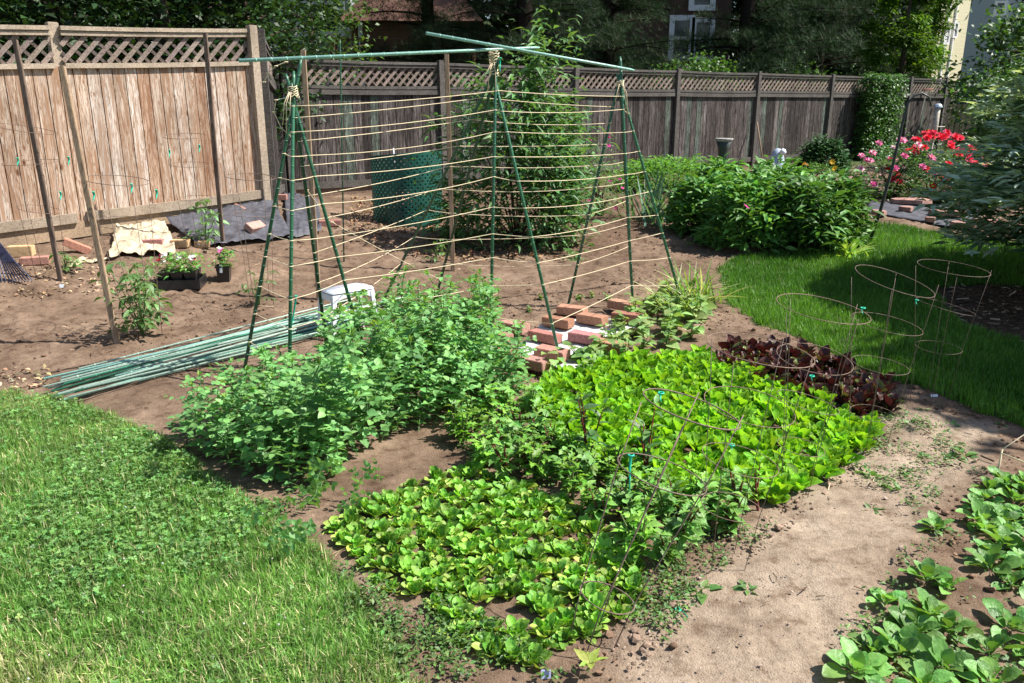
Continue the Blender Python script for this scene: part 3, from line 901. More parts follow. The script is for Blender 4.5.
# small seedlings on the path
protos = [rosette('x', 7, .05, leaf(.55, 3, .2, .3, 'ovate'), (.1, .8), (.13, .26, .07), rs, M_leaf).build('seedling', M_leaf) for q in range(3)]
P = np.array([G(x, y)[:2] for x, y in [(912, 425), (925, 410), (940, 440), (905, 470), (955, 425), (880, 445), (872, 475), (965, 455), (925, 455), (898, 492), (915, 505), (1000, 425), (1010, 418), (930, 500), (870, 510), (640, 610), (700, 590), (748, 588), (905, 590), (905, 600)]])
place(protos, P, 'small weed seedling standing alone on the dry path', 'seedling', 'weed seedlings dotted on the path', (.6, 1.3), rs)
o = rosette('x', 6, .055, leaf(.5, 4, .2, .2, 'ovate'), (.2, .7), (.36, .46, .10), rs, M_soft, .008, .05).build('basil_seedling', M_soft)
o.location = G(590, 678); tag(o, 'small yellow-green seedling at the very front below the leaning cage', 'seedling')

# peas
def pea_vine(h, rng):
    S = Soup()
    a0 = rng.uniform(0, 6.28); amp = rng.uniform(.05, .16)
    def pt(t): return np.array([amp * t * math.cos(a0) + .02 * math.sin(9 * t + a0), amp * t * math.sin(a0) + .02 * math.cos(8 * t), h * t * (1 - .12 * t)])
    V, F = tube([pt(t) for t in np.linspace(0, 1, 9)], .0026, 4, False); S.add(V, F, (.16, .30, .10))
    k = int(h / .045); tt = np.linspace(.08, 1, k)
    stip = leaf(.75, 4, .15, .15, 'ovate')
    for t in tt:
        p = pt(t); ya = rng.uniform(0, 6.28); g = 1.0 if t < .9 else .7
        # stipules
        n = 2; yy = np.array([ya, ya + math.pi]) + rng.normal(0, .3, 2)
        S.inst(stip, rotm(yy, rng.uniform(-.1, .7, 2), rng.normal(0, .4, 2), .052 * g * rng.uniform(.75, 1.2, 2)), np.repeat(p[None], 2, 0), colvar((.165, .37, .12), 2, rng, .15, .05))
        # petiole + leaflet pairs
        d = np.array([-math.sin(ya + 1.5), math.cos(ya + 1.5), .45]); L = .085 * g
        V, F = tube([p, p + d * L * .6, p + d * L + np.array([0, 0, -.006])], .0014, 3, False); S.add(V, F, (.16, .30, .10))
        for q in (.55, 1.0):
            b = p + d * L * q
            yy = np.array([ya + 1.5 + .9, ya + 1.5 - .9])
            S.inst(stip, rotm(yy, rng.uniform(-.2, .6, 2), rng.normal(0, .3, 2), .042 * g * rng.uniform(.8, 1.2, 2)), np.repeat(b[None], 2, 0), colvar((.18, .40, .12), 2, rng, .15, .05))
        if rng.random() < .4:
            e = p + d * L; V, F = tube([e, e + d * .03 + [0, 0, .01], e + d * .045 + np.array([rng.normal(0, .015), rng.normal(0, .015), .03])], .0008, 3, False); S.add(V, F, (.25, .42, .12))
    if rng.random() < .7:
        # pod / young tip lighter
        p = pt(1.0)
        S.inst(leaf(.4, 4, .6, .1), rotm(rng.uniform(0, 6, 3), rng.uniform(.8, 1.4, 3), 0, .04), np.repeat(p[None], 3, 0), colvar((.24, .42, .09), 3, rng, .1))
    return S
protos = [pea_vine(rs.uniform(.42, .60), rs).build('pea_vine', M_leaf) for q in range(8)]
PE = gpoly([(188, 450), (215, 425), (270, 405), (330, 388), (380, 360), (440, 345), (485, 352), (520, 385), (535, 400), (500, 415), (440, 425), (400, 440), (340, 465), (320, 490), (285, 500), (240, 475), (205, 462)])
P = poisson(PE, .085, rs, 9000)
print('peas', len(P))
P = P[:225]
out = place(protos, P, 'leafy pea vine in the tangled pea bed under the trellis', 'pea vine', 'pea vines under the trellis', (.85, 1.1), rs, lean=.13)
for o in out:
    x = o.location.x
    k = .92 * rs.uniform(.82, 1.22) * (.60 + .42 * float(sst((x + 1.45) / .6)) - .22 * float(sst((x + .35) / .45)))
    o.scale = (o.scale[0] * (.6 + .4 * k), o.scale[1] * (.6 + .4 * k), o.scale[2] * k)
# sprawling outliers at the lawn edge
p5 = [copy_tree(protos[i]) for i in range(3)]
q = [G(x, y) for x, y in [(300, 520), (318, 535), (285, 512), (335, 520), (322, 505)]]
out = place(p5, q, 'wilted pale pea vine sprawling on the lawn edge', 'pea vine', 'fallen pea vines at the lawn edge', (.5, .7), rs)
for o in out: o.rotation_euler = (1.3, .2, rs.uniform(0, 6.28)); o.location.z += .03

# ------------------------------------------------------------------ trellis
def apex(px, py, D): return W(px, py, D)
def pole_thing(name, P0, P1, r, label, group, mat=M_greenpole, cat='garden stake', col=(1, 1, 1), nubs=True):
    P0 = np.array(P0, float); P1 = np.array(P1, float)
    V, F = tube([P0, P0 + (P1 - P0) * .98, P1], [r, r, r * .6], 8)
    S = Soup(); S.add(V - P0, F, col)
    if nubs:
        n = int(np.linalg.norm(P1 - P0) / .09)
        for k in range(1, n):
            t = k / n; c = (P1 - P0) * t
            V, F = tube([c, c + (P1 - P0) / np.linalg.norm(P1 - P0) * .006], r * 1.18, 8); S.add(V, F, col)
    o = S.build(name, mat, None, True, P0)
    tag(o, label, cat, group); return o
legs = {}
def tepee(key, ap, bases, labels, tops):
    for i, (bp, lb, top) in enumerate(zip(bases, labels, tops)):
        b = G(*bp); b[2] -= .06
        off = np.array([.012 * math.cos(i * 1.6), .012 * math.sin(i * 1.6), 0])
        a = ap + off; d = (a - b); L = np.linalg.norm(d)
        e = a + d / L * top
        legs[(key, i)] = (b, a)
        pole_thing('trellis_pole', b, e, .0105, lb, 'green poles of the trellis', col=[(1, 1, 1), (1.1, 1.15, 1.05), (.9, .9, .9), (.75, .6, .5)][i % 4])
apL = apex(293, 92, 4.82); apM = apex(494, 76, 5.75); apR = apex(620, 84, 6.35)
tepee('L', apL, [(241, 374), (288, 404), (372, 372), (330, 366)],
      ['near left green pole of the left tepee leaning outward', 'front upright green pole of the left tepee', 'right front green pole of the left tepee slanting into the peas', 'dark rear green pole of the left tepee'], [.18, .12, .10, .05])
tepee('M', apM, [(490, 352), (562, 358), (380, 300), (432, 305)],
      ['upright front green pole of the middle tepee', 'green pole of the middle tepee slanting down right to the bricks', 'long pale green pole of the middle tepee slanting far left', 'rear left dark green pole of the middle tepee'], [.17, .14, .06, .12])
tepee('R', apR, [(634, 316), (686, 308), (566, 308), (632, 282)],
      ['front upright green pole of the right tepee', 'green pole of the right tepee slanting right to the daylily', 'green pole of the right tepee slanting down left', 'rear upright green pole of the right tepee'], [.2, .08, .10, .03])
def ext(a, b, t0, t1): return a + (b - a) * t0, a + (b - a) * t1
a = W(288, 58.5, 4.84); b2 = W(496, 49.5, 5.8)
p0, p1 = ext(a, b2, -.19, 1.26)
pole_thing('ridge_pole', p0, p1, .0100, 'long horizontal pale green pole across left and middle tepees', 'ridge poles', M_paleg)
a = W(498, 46, 5.76); b2 = W(621, 68, 6.32)
p0, p1 = ext(a, b2, -.50, 1.12)
pole_thing('ridge_pole', p0, p1, .0100, 'pale green pole resting on the middle and right tepees', 'ridge poles', M_paleg)
# thin upright stake behind, left of middle
g = G(344, 262); pole_thing('trellis_pole', g, W(340, 40, g[1] + .1), .007, 'lone thin green stake standing behind the trellis', 'green poles of the trellis')
# second thin dark green stake in rear
# twine
def lp(k, t): b_, a_ = legs[k]; return a_ + (b_ - a_) * t
tw_names = ['topmost', 'second', 'third', 'fourth', 'fifth', 'sixth', 'seventh', 'eighth', 'ninth', 'lowest']
rt = np.random.default_rng(12)
def twine(path, r, name, label, group, sag=.02):
    pts = []
    for q in range(len(path) - 1):
        A, B = np.array(path[q]), np.array(path[q + 1]); n = 8 if np.linalg.norm(B - A) > .6 else 3
        s = sag * rt.uniform(.3, 1.2) * np.linalg.norm(B - A)
        for k in range(n):
            t = k / n; p = A + (B - A) * t; p[2] -= s * 4 * t * (1 - t) ; pts.append(p)
    pts.append(np.array(path[-1], float))
    V, F = tube(pts, r, 5); S = Soup(); c0 = np.array(path[0]); S.add(V - c0, F)
    # knots where it wraps a pole
    for p in path[:]:
        V, F = ring(np.array(p) - c0, .0105, r * .95, n=10); S.add(V, F)
    o = S.build(name, M_twine, None, True, c0); tag(o, label, 'twine', group); return o
tl = [.045, .12, .20, .285, .37, .46, .55, .645, .74, .85]
for i, t in enumerate(tl):
    j = lambda: rt.normal(0, .008)
    k0 = [('L', 1), ('M', 0), ('M', 1), ('R', 0), ('R', 1)] if i < 2 else [('L', 0), ('L', 1), ('L', 2), ('M', 0), ('M', 1), ('R', 0), ('R', 1)]
    if i >= 9: k0 = [('L', 0), ('L', 1), ('L', 2), ('M', 0), ('M', 1), ('R', 0), ('R', 1)]
    twine([lp(k, t + j()) for k in k0], .0025, 'twine', f'{tw_names[i]} cream twine down the camera side of the green trellis', 'twine strung along the trellis')
for i, t in enumerate([.09, .165, .25, .34, .44, .54, .65, .77]):
    j = lambda: rt.normal(0, .008)
    k0 = [('L', 3), ('M', 3), ('M', 2)] if False else [('L', 3), ('M', 2), ('M', 3), ('R', 2), ('R', 3)]
    if i < 3: k0 = [('L', 3), ('M', 2), ('R', 2)]
    nm = ['topmost', 'second', 'third', 'fourth', 'fifth', 'sixth', 'seventh', 'lowest'][i]
    twine([lp(k, t + j()) for k in k0], .0023, 'twine', f'{nm} cream twine down the fence side of the green trellis', 'twine strung along the trellis')
# diagonal twine and loose ends
twine([W(307, 190, 4.9), W(332, 222, 5.2), W(437, 278, 6.3)], .0022, 'twine', 'single cream twine running diagonally down inside the trellis', 'twine strung along the trellis', .01)
twine([W(241, 374, 4.8), G(254, 396, .05)], .0024, 'twine', 'short loose twine end hanging by the near left pole', 'twine strung along the trellis', .0)
def lashing(ap, lb, turns, zsp):
    S = Soup(); pts = []
    for k in range(turns * 12):
        t = k / 12 * 2 * math.pi
        pts.append(np.array([math.cos(t) * .03 * (1 + .15 * math.sin(k)), math.sin(t) * .03, -zsp + 2 * zsp * (k / (turns * 12)) + .006 * math.sin(k * 2.7)]))
    V, F = tube(pts, .0032, 5); S.add(V, F)
    for q in range(3):
        x = rt.uniform(-.05, .05); V, F = tube([(x * .3, -.03, 0), (x, -.04, -.06), (x * 1.4, -.035, -.13 - .05 * q)], .0026, 5); S.add(V, F)
    o = S.build('twine_lashing', M_twine, None, True, ap); tag(o, lb, 'twine knot', 'twine knots binding the tepee tops')
lashing(apL, 'cream twine knot binding the top of the left tepee', 5, .03)
lashing(apM + np.array([0, 0, .08]), 'tall cream twine binding at the top of the middle tepee', 9, .08)
lashing(apR, 'small cream twine knot binding the top of the right tepee', 4, .02)
# long curled loose ends beside left tepee
twine([W(286, 62, 4.8), W(276, 66, 4.8), W(268, 73, 4.8), W(264, 82, 4.8)], .0026, 'twine', 'stiff twine end curling left at the left tepee top', 'twine strung along the trellis', 0)
twine([W(285, 98, 4.8), W(276, 100, 4.8), W(274, 112, 4.8), W(281, 128, 4.8), W(292, 137, 4.8)], .0024, 'twine', 'loop of twine hanging beside the left tepee', 'twine strung along the trellis', 0)
def ribbon(p, length, lb, w=.012, dirv=(0, 0, -1), side=(1, 0, 0)):
    p = np.array(p, float); V = []; F = []; m = 6
    d = np.array(dirv, float); s = np.array(side, float)
    for k in range(m + 1):
        t = k / m; c = d * length * t + np.array([0, .01 * math.sin(5 * t), 0]); ww = w * (1 - .3 * t) / 2
        tw = s * math.cos(t * 1.5) + np.array([0, 1, 0]) * math.sin(t * 1.5)
        V += [c - tw * ww, c + tw * ww, c + tw * ww + [0, .0015, 0], c - tw * ww + [0, .0015, 0]]
    for k in range(m):
        a = 4 * k
        for e in range(4): F.append((a + e, a + (e + 1) % 4, a + 4 + (e + 1) % 4, a + 4 + e))
    S = Soup(); S.add(V, F)
    V, F = ring((0, 0, 0), .009, .003, n=10); S.add(V, F)
    o = S.build('ribbon_tie', M_ribbon, None, True, p); tag(o, lb, 'plant tie', 'green ribbon ties'); return o
ribbon(W(288, 392, 4.55), .11, 'green ribbon tied low on the front pole of the left tepee', dirv=(.35, -.1, -1))
ribbon(W(296, 296, 4.9), .28, 'long green ribbon dangling inside the left tepee', .012, dirv=(-.22, 0, -1))
ribbon(W(287, 97, 4.8), .05, 'green ribbon knotted at the left tepee top', .014, dirv=(-1, 0, -.3), side=(0, 0, 1))
ribbon(W(500, 58, 5.7), .09, 'green ribbon at the middle tepee top', .012)

# bundle of stakes on the ground
rb = np.random.default_rng(5)
A0 = G(95, 385)[:2]; B0 = G(345, 318)[:2]
dd = (B0 - A0); dl = np.linalg.norm(dd); dd /= dl; nn = np.array([-dd[1], dd[0]])
for k in range(30):
    off = -.21 + .42 * (k % 14) / 13 + rb.normal(0, .012); layer = k // 14
    st = rb.uniform(-.28, .25); ang = rb.normal(0, .05) - .04
    L = rb.uniform(2.1, 2.45)
    a = A0 + dd * st + nn * off * (.75 + .25)
    e = a + (dd + nn * ang) * L
    za = float(zt(*a)) + .014 + layer * .018; ze = float(zt(*e)) + .014 + layer * .018
    zm = float(zt(*((a + e) / 2))) + .014 + layer * .018
    lift = max(0, zm - (za + ze) / 2)
    pale = rb.random() < .55
    colr = (1, 1, 1) if rb.random() < .45 else ((1.35, 1.0, .95) if pale else (1.4, 1.8, 1.8))
    pole_thing('garden_stake', (a[0], a[1], za + lift), (e[0], e[1], ze + lift), rb.uniform(.0055, .0085), 'pale green garden stake lying in the loose bundle' if pale else 'dark green garden stake lying in the loose bundle',
               'pale green stakes in the loose bundle' if pale else 'dark green stakes in the loose bundle', M_paleg if pale else M_greenpole, col=colr, nubs=k % 3 == 0)

# ------------------------------------------------------------------ wooden stakes
def wstake(base, top, w, lb, mat=M_stake, pointed=False):
    b = np.array(base, float); e = np.array(top, float); b[2] -= .05
    d = e - b; L = np.linalg.norm(d); d /= L; x = np.cross(d, [0, 1, 0]); x /= np.linalg.norm(x); y = np.cross(d, x)
    S = Soup(); V, F = obox(d * L / 2, x, y, d, w, w * .8, L / 2, .003); S.add(V, F)
    o = S.build('wooden_stake', mat, None, False, b); tag(o, lb, 'wooden stake', 'wooden stakes'); return o
g = G(118, 345); wstake(g, W(62, 66, g[1] + .25), .018, 'pale wooden stake leaning left in front of the tomato plant')
g = G(61, 281); wstake(g, W(15, 40, g[1] + .05), .018, 'grey-brown weathered stake nearest the rake', M_dstake)
g = G(223, 246); wstake(g, W(205, 33, g[1] + .0), .018, 'dark brown stake beside the single flower pot', M_dstake)
g = G(319, 300); wstake(g, W(303, 50, g[1] + .1), .018, 'tan stake close behind the left tepee')
g = G(453, 271); wstake(g, W(446.5, 54, g[1] + .1), .019, 'tan stake in front of the green compost bin')

# ------------------------------------------------------------------ wire cages
def cage(px, py, rings, lb, nleg=4, D=None, tilt=(0, 0), r=.0014, nrm=None, base=None, mats=None, ties=(), seed=0, rusty=False):
    """rings: list of (height, radius); base on ground at pixel"""
    b = on_ground(*base) if base else G(px, py)
    root = thing('tomato_cage', lb, 'wire cage', b, 0, 'wire plant cages')
    ax = np.array([tilt[0], tilt[1], 1.0])
    rg = np.random.default_rng(seed)
    for i, (h, rr) in enumerate(rings):
        c = ax * h
        S = Soup(); V, F = ring(c, rr, r * (1.0 if i else 1.15), nrm=nrm or (.13 + rg.normal(0, .06), -.05 + rg.normal(0, .04), 1), wob=.02, seed=i)
        S.add(V, F, (1.25, 1.2, 1.1) if not rusty else (1, 1, 1)); S.build('hoop', M_wire, root)
    a0 = rg.uniform(0, 1.5)
    for q in range(nleg):
        a = a0 + q * 2 * math.pi / nleg; pts = []
        hs = sorted(rings, key=lambda t: t[0])
        pts.append(np.array([math.cos(a) * hs[0][1] * .75, math.sin(a) * hs[0][1] * .75, -.06]))
        for (h, rr) in hs: pts.append(ax * h + np.array([math.cos(a) * rr, math.sin(a) * rr, 0]))
        V, F = tube(pts, r, 5); S = Soup(); S.add(V, F); S.build('leg', M_wire, root)
    return root, b, ax
c1 = cage(722, 562, [(.80, .178), (.60, .152), (.40, .13), (.22, .105)], 'wire cage with a wide hoop at the left edge of the red lettuce', seed=1, tilt=(.085, 0.0))
c2 = cage(794, 492, [(.81, .185), (.60, .15), (.41, .125), (.21, .095)], 'tall wire cage whose top hoop stands over the lawn corner', seed=2, tilt=(.045, 0))
c3 = cage(866, 452, [(.84, .180), (.64, .155), (.44, .125), (.2, .1)], 'wire cage standing at the right end of the green lettuce', seed=3, tilt=(.03, 0), r=.0012, rusty=True)
c5 = cage(928, 404, [(.77, .18), (.56, .15), (.33, .115)], 'faint wire cage in the tree shadow furthest right', seed=4, tilt=(.03, 0), rusty=True, r=.0011)
c4 = cage(588, 690, [(.70, .155), (.51, .14), (.15, .085)], 'near dark wire cage leaning right over the leafy greens', seed=5, tilt=(.47, .31), r=.0021, rusty=True, nrm=(.30, .05, 1), base=(.22, 2.12))
ribbon(W(661, 393, 2.5), .03, 'green ribbon on the upper hoop of the leaning cage', .01)
ribbon(W(631, 455, 2.45), .14, 'long green ribbon hanging from the lower hoop of the leaning cage', .012)
ribbon(W(863, 308, 3.35), .03, 'green ribbon on the hoop over the lawn corner', .01)
ribbon(W(732, 445, 2.75), .02, 'green ribbon on a middle hoop over the lettuce', .01)
ribbon(W(812, 376, 3.2), .02, 'green ribbon on a hoop over the red lettuce', .01)
ribbon(W(917, 300, 4.3), .03, 'green ribbon on the cage in the tree shadow', .01)
lc = []
lc.append(cage(52, 276, [(1.18, .235), (.92, .20), (.55, .16)], 'large rusty wire cage between the rake and the leaning stake', seed=6, r=.002, rusty=True, tilt=(-.03, 0)))
lc.append(cage(146, 336, [(1.06, .20), (.78, .18), (.45, .15)], 'large rusty wire cage around the big tomato plant', seed=7, r=.002, rusty=True, tilt=(-.10, .1)))
lc.append(cage(203, 252, [(1.05, .18), (.80, .17), (.5, .15)], 'rusty wire cage around the tomato plant behind the pots', seed=8, r=.002, rusty=True, tilt=(-.05, 0)))
lc.append(cage(262, 305, [(1.0, .18), (.72, .16), (.4, .13)], 'rusty wire cage around the small plant left of the tepee', seed=9, r=.002, rusty=True))
for (px, py, D, lb) in [(17, 158, 6.5, 'green ribbon at the left of the cage nearest the rake'), (68, 157, 6.5, 'green ribbon at the right of the cage nearest the rake'), (60, 192, 6.4, 'green ribbon low on the cage nearest the rake'),
                        (131, 184, 5.6, 'green ribbon on the cage around the big tomato'), (156, 190, 5.6, 'green ribbon at the right side of the big tomato cage'),
                        (169, 150, 7.1, 'green ribbon at the left of the cage behind the pots'), (199, 145, 7.1, 'green ribbon at the top right of the cage behind the pots'), (93, 192, 5.6, 'green ribbon beside the pale leaning stake')]:
    ribbon(W(px, py, D), .06, lb, .014)
# white wire hoop stand at the far right
S = Soup()
o0 = W(1004, 455, 3.3)
for a, b_ in (((1003, 449, 3.3), (1040, 424, 3.4)), ((1001, 453, 3.3), (1045, 470, 3.2)), ((1003, 449, 3.3), (1001, 453, 3.3))):
    V, F = tube([W(*a) - o0, W(*b_) - o0], .003, 5); S.add(V, F)
V, F = tube([W(1002, 450, 3.3) - o0, on_ground(*(W(1002, 450, 3.3)[:2]), 0) - o0], .004, 5); S.add(V, F)
tag(S.build('twine', M_twine, None, True, o0), 'pale twine corner tied to a thin stick at the right edge', 'twine')

# ------------------------------------------------------------------ tomato plants
def tomato(px, py, h, nst, lb, col=(.14, .27, .08), D=None, seed=0, ls=.06, name='tomato_plant'):
    rg = np.random.default_rng(seed)
    b = G(px, py)
    root = thing(name, lb, 'tomato plant', b)
    st = Soup(); lf = Soup(); T = leaf(.5, 4, .2, .35, 'ovate')
    for s in range(nst):
        az = rg.uniform(0, 6.28); ln = rg.uniform(.1, .5); hh = h * rg.uniform(.6, 1.05)
        f = lambda t: np.array([math.cos(az) * ln * hh * t ** 1.3, math.sin(az) * ln * hh * t ** 1.3, hh * t])
        V, F = tube([f(t) for t in np.linspace(0, 1, 6)], [.006, .0055, .005, .004, .003, .002], 5); st.add(V, F)
        for t in np.linspace(.2, 1, max(4, int(hh / .06))):
            p = f(t); ya = rg.uniform(0, 6.28); d = np.array([-math.sin(ya), math.cos(ya), .35]); L = ls * 2.2 * (1.15 - .4 * t)
            V, F = tube([p, p + d * L * .5, p + d * L - [0, 0, .25 * L]], .0018, 3, False); st.add(V, F)
            for q, sg in ((.35, 1), (.4, -1), (.7, 1), (.72, -1), (1, 0)):
                bb = p + d * L * q - np.array([0, 0, .25 * L * q * q])
                lf.inst(T, rotm([ya + sg * 1.1], [rg.uniform(-.6, .3)], [rg.normal(0, .4)], [ls * (1.15 if sg == 0 else .8) * rg.uniform(.8, 1.2)]), bb[None], colvar(col, 1, rg, .18, .05))
    st.build('stem', M_stem, root); lf.build('foliage', M_leaf, root)
    return root
tomato(143, 336, .50, 9, 'bushy tomato plant with drooping leaves by the leaning stake', seed=1, ls=.065)
tomato(206, 246, .42, 4, 'airy tomato plant against the dark sheet behind the flower pots', seed=2, ls=.065, col=(.16, .32, .11))
tomato(66, 272, .16, 3, 'small tomato plant at the foot of the left fence', seed=3, ls=.05)
tomato(259, 306, .26, 3, 'small tomato plant left of the trellis', seed=4, ls=.045)
tomato(436, 262, .22, 3, 'small tomato plant beside the stake by the compost bin', seed=5, ls=.045)
tomato(572, 248, .22, 4, 'small bushy seedling plant right of the tall shrub', seed=6, ls=.05)
tomato(576, 262, .12, 3, 'tiny plant in the bare soil behind the middle tepee', seed=7, ls=.04)

# ------------------------------------------------------------------ pots with flowers
def flower_soup(S, P, size, col, rg, petals=5):
    T = leaf(.85, 2, .1, .12, 'round')
    for p in P:
        y = rg.uniform(0, 6.28); tl_ = rg.normal(0, .4, 2)
        yy = y + np.arange(petals) * 2 * math.pi / petals
        k = petals
        M = rotm(yy, np.full(k, .35), np.zeros(k), size * rg.uniform(.8, 1.2))
        M = rotm(0, tl_[0] + .6, tl_[1], 1)[0] @ M
        S.inst(T, M, np.repeat(np.array(p)[None], k, 0), colvar(col, 1, rg, .1, .04)[0])
rg = np.random.default_rng(44)
def pot(px, py, w, h, lb, cells, flowers, seed):
    rg = np.random.default_rng(seed)
    b = G(px, py)
    root = thing('flower_pot' if cells == 1 else 'flower_tray', lb, 'flower pot' if cells == 1 else 'flower tray', b, .15)
    S = Soup()
    if cells == 1:
        V, F = lathe([(0, 0), (w * .38, 0), (w * .5, h), (w * .54, h), (w * .54, h * .9), (w * .5, h * .9), (w * .48, h * .98), (w * .45, h * .85), (0, h * .85)], 4)
        c, s = math.cos(.78), math.sin(.78); V = V @ np.array([[c, -s, 0], [s, c, 0], [0, 0, 1]]).T * np.array([1.2, 1.2, 1]); S.add(V, F)
        S.build('pot', M_black, root, False)
    else:
        for i in (-1, 0, 1):
            for j in (-1, 1):
                V, F = lathe([(0, 0.006), (w * .13, 0.006), (w * .20, h), (w * .17, h * .98), (0, h * .85)], 4)
                c, s = math.cos(.785), math.sin(.785); V = V @ np.array([[c, -s, 0], [s, c, 0], [0, 0, 1]]).T
                S = Soup(); S.add(V + [i * w * .31, j * w * .18, .0], F); S.build('pot', M_black, root, False)
        S = Soup(); hw, hd = w * .53, w * .40
        for (cx, cy, sx, sy) in ((0, -hd, hw, .004), (0, hd, hw, .004), (-hw, 0, .004, hd), (hw, 0, .004, hd)):
            V, F = obox((cx, cy, h * .28), (1, 0, 0), (0, 1, 0), (0, 0, 1), sx, sy, h * .28); S.add(V, F)
        V, F = obox((0, 0, .004), (1, 0, 0), (0, 1, 0), (0, 0, 1), hw - .004, hd - .004, .003); S.add(V, F)
        S.build('tray', M_black, root, False)
    k = 130 if cells == 1 else 330
    sx = w * .55 if cells == 1 else w * .62
    O = np.column_stack([rg.normal(0, sx * .5, k), rg.normal(0, sx * .36, k), h + rg.uniform(-.02, .13, k)])
    S = Soup(); S.inst(leaf(.5, 3, .2, .3, 'ovate'), rotm(rg.uniform(0, 6.3, k), rg.uniform(-.4, .9, k), rg.normal(0, .4, k), rg.uniform(.03, .055, k)), O, colvar((.15, .32, .07), k, rg, .2))
    for q in range(10):
        V, F = tube([(rg.normal(0, sx * .3), rg.normal(0, sx * .2), h * .8), (rg.normal(0, sx * .6), rg.normal(0, sx * .4), h + .09)], .0015, 3); S.add(V, F, (.15, .28, .08))
    S.build('foliage', M_leaf, root)
    for (fx_, fz_, c) in flowers:
        S = Soup(); flower_soup(S, [(fx_ * w, rg.uniform(-.06, 0), h + fz_)], .026, c, rg)
        flower_soup(S, [(fx_ * w + .01, rg.uniform(-.06, 0), h + fz_ + .01)], .02, c, rg)
        S.build('blossom', M_petal, root)
pk = (.62, .06, .16); wh = (.8, .72, .74); rd = (.5, .03, .05)
pot(181, 286, .34, .135, 'black nursery tray of petunias with pink and white flowers', 6, [(-.38, .12, pk), (-.42, .09, rd), (-.30, .13, wh), (-.02, .12, wh), (.02, .10, wh), (.32, .11, wh), (.40, .09, pk), (.35, .10, wh), (-.35, .07, wh)], 3)
pot(225, 281, .135, .14, 'single black plastic pot with a pink-flowered plant', 1, [(-.1, .12, pk), (-.15, .14, wh), (-.05, .13, (.6, .15, .35))], 4)
# white label in the single pot
S = Soup(); V, F = obox((0, 0, .035), (1, 0, 0), (0, 1, 0), (0, .1, 1), .011, .001, .035); S.add(V, F)
b = G(224, 281); tag(S.build('plant_label', M_white, None, False, b + np.array([.005, -.06, .085])), 'white plastic label tucked in the single flower pot', 'plant label')

# ------------------------------------------------------------------ bricks, blocks, sheets
rg = np.random.default_rng(61)
def brick(P, rz, lb, group, mat=M_brick, dims=(.22, .10, .062), col=None, tilt=(0, 0), name='brick', cat='brick', dz=0):
    S = Soup(); V, F = obox((0, 0, 0), (1, 0, 0), (0, 1, 0), (0, 0, 1), dims[0] / 2, dims[1] / 2, dims[2] / 2, .004)
    V = V + np.stack([vn(V[:, 1] * 60, V[:, 2] * 60), vn(V[:, 0] * 60, V[:, 2] * 60), vn(V[:, 0] * 50, V[:, 1] * 50)], 1) * .002
    S.add(V, F, col if col is not None else np.array([1, rg.uniform(.85, 1.15), rg.uniform(.85, 1.2)]) * rg.uniform(.85, 1.2))
    o = S.build(name, mat, None, False, (P[0], P[1], P[2] + dims[2] / 2 + dz)); o.rotation_euler = (tilt[0], tilt[1], rz)
    tag(o, lb, cat, group); return o
# sheets first
def drape(name, quad, mat, label, cat, nu=30, nv=18, lift=.012, wr=.02, edge=.0, group=None, thick=.003, fr=9):
    """quad: four world points (x,y) near-left, near-right, far-right, far-left; z offset per corner given as third entry above terrain"""
    q = [np.array(p, float) for p in quad]; V = []
    for j in range(nv + 1):
        for i in range(nu + 1):
            u, v = i / nu, j / nv
            p = (q[0] * (1 - u) + q[1] * u) * (1 - v) + (q[3] * (1 - u) + q[2] * u) * v
            ex = vn(i * .45 + 3, j * .45) * edge
            x, y = p[0] + ex, p[1] + ex * .6
            h = p[2]
            V.append((x, y, float(zt(x, y)) + lift + h + wr * (abs(float(vn(x * fr, y * fr))) + .5 * abs(float(vn(x * fr * 2.3, y * fr * 2.3))))))
    V = np.array(V); c0 = V.mean(0); n = len(V)
    V2 = np.concatenate([V, V - [0, 0, thick]]) - c0
    ii = np.arange(n).reshape(nv + 1, nu + 1)
    F = np.stack([ii[:-1, :-1], ii[:-1, 1:], ii[1:, 1:], ii[1:, :-1]], -1).reshape(-1, 4)
    Fb = F[:, ::-1] + n
    rim = list(ii[0, :]) + list(ii[1:, -1]) + list(ii[-1, -2::-1]) + list(ii[-2:0:-1, 0])
    Fr = np.array([(rim[k], rim[k - 1], rim[k - 1] + n, rim[k] + n) for k in range(len(rim))])
    S = Soup(); S.add(V2, np.concatenate([F, Fb, Fr]))
    o = S.build(name, mat, None, True, c0); tag(o, label, cat, group); return o
def gp(px, py, h=0.0): p = G(px, py); return (p[0], p[1], h)
def fp(px, py, off=.06):
    p = plane_pt(px, py, FA, FB, off); return (p[0], p[1], p[2] - float(zt(p[0], p[1])) - .02)
drape('landscape_fabric', [gp(196, 249), gp(292, 240), (lambda q: (q[0], q[1], .09))(fp(272, 199, .03)), (lambda q: (q[0], q[1], .07))(fp(166, 234, .06))], M_fabric, 'dark grey landscape fabric bunched against the left fence foot', 'landscape fabric', wr=.09, edge=.02, fr=6)
drape('landscape_fabric', [gp(288, 241), gp(322, 234), gp(318, 205, .05), gp(284, 196, .06)], M_fabric, 'dark fabric piece running on behind the left tepee', 'landscape fabric', wr=.07)
drape('paper_sheet', [gp(108, 262), gp(176, 256), (lambda q: (q[0], q[1], .05))(fp(166, 233, .05)), (lambda q: (q[0], q[1], .04))(fp(118, 243, .05))], M_paper, 'crumpled tan paper sheet along the fence foot left of the dark fabric', 'paper sheet', wr=.12, edge=.03)
drape('paper_sheet', [gp(66, 270), gp(106, 262), fp(112, 245, .06), fp(80, 250, .06)], M_paper, 'smaller crumpled tan paper sheet behind the small tomato plant', 'paper sheet', wr=.05, edge=.03)
gg = 'bricks along the foot of the left fence'
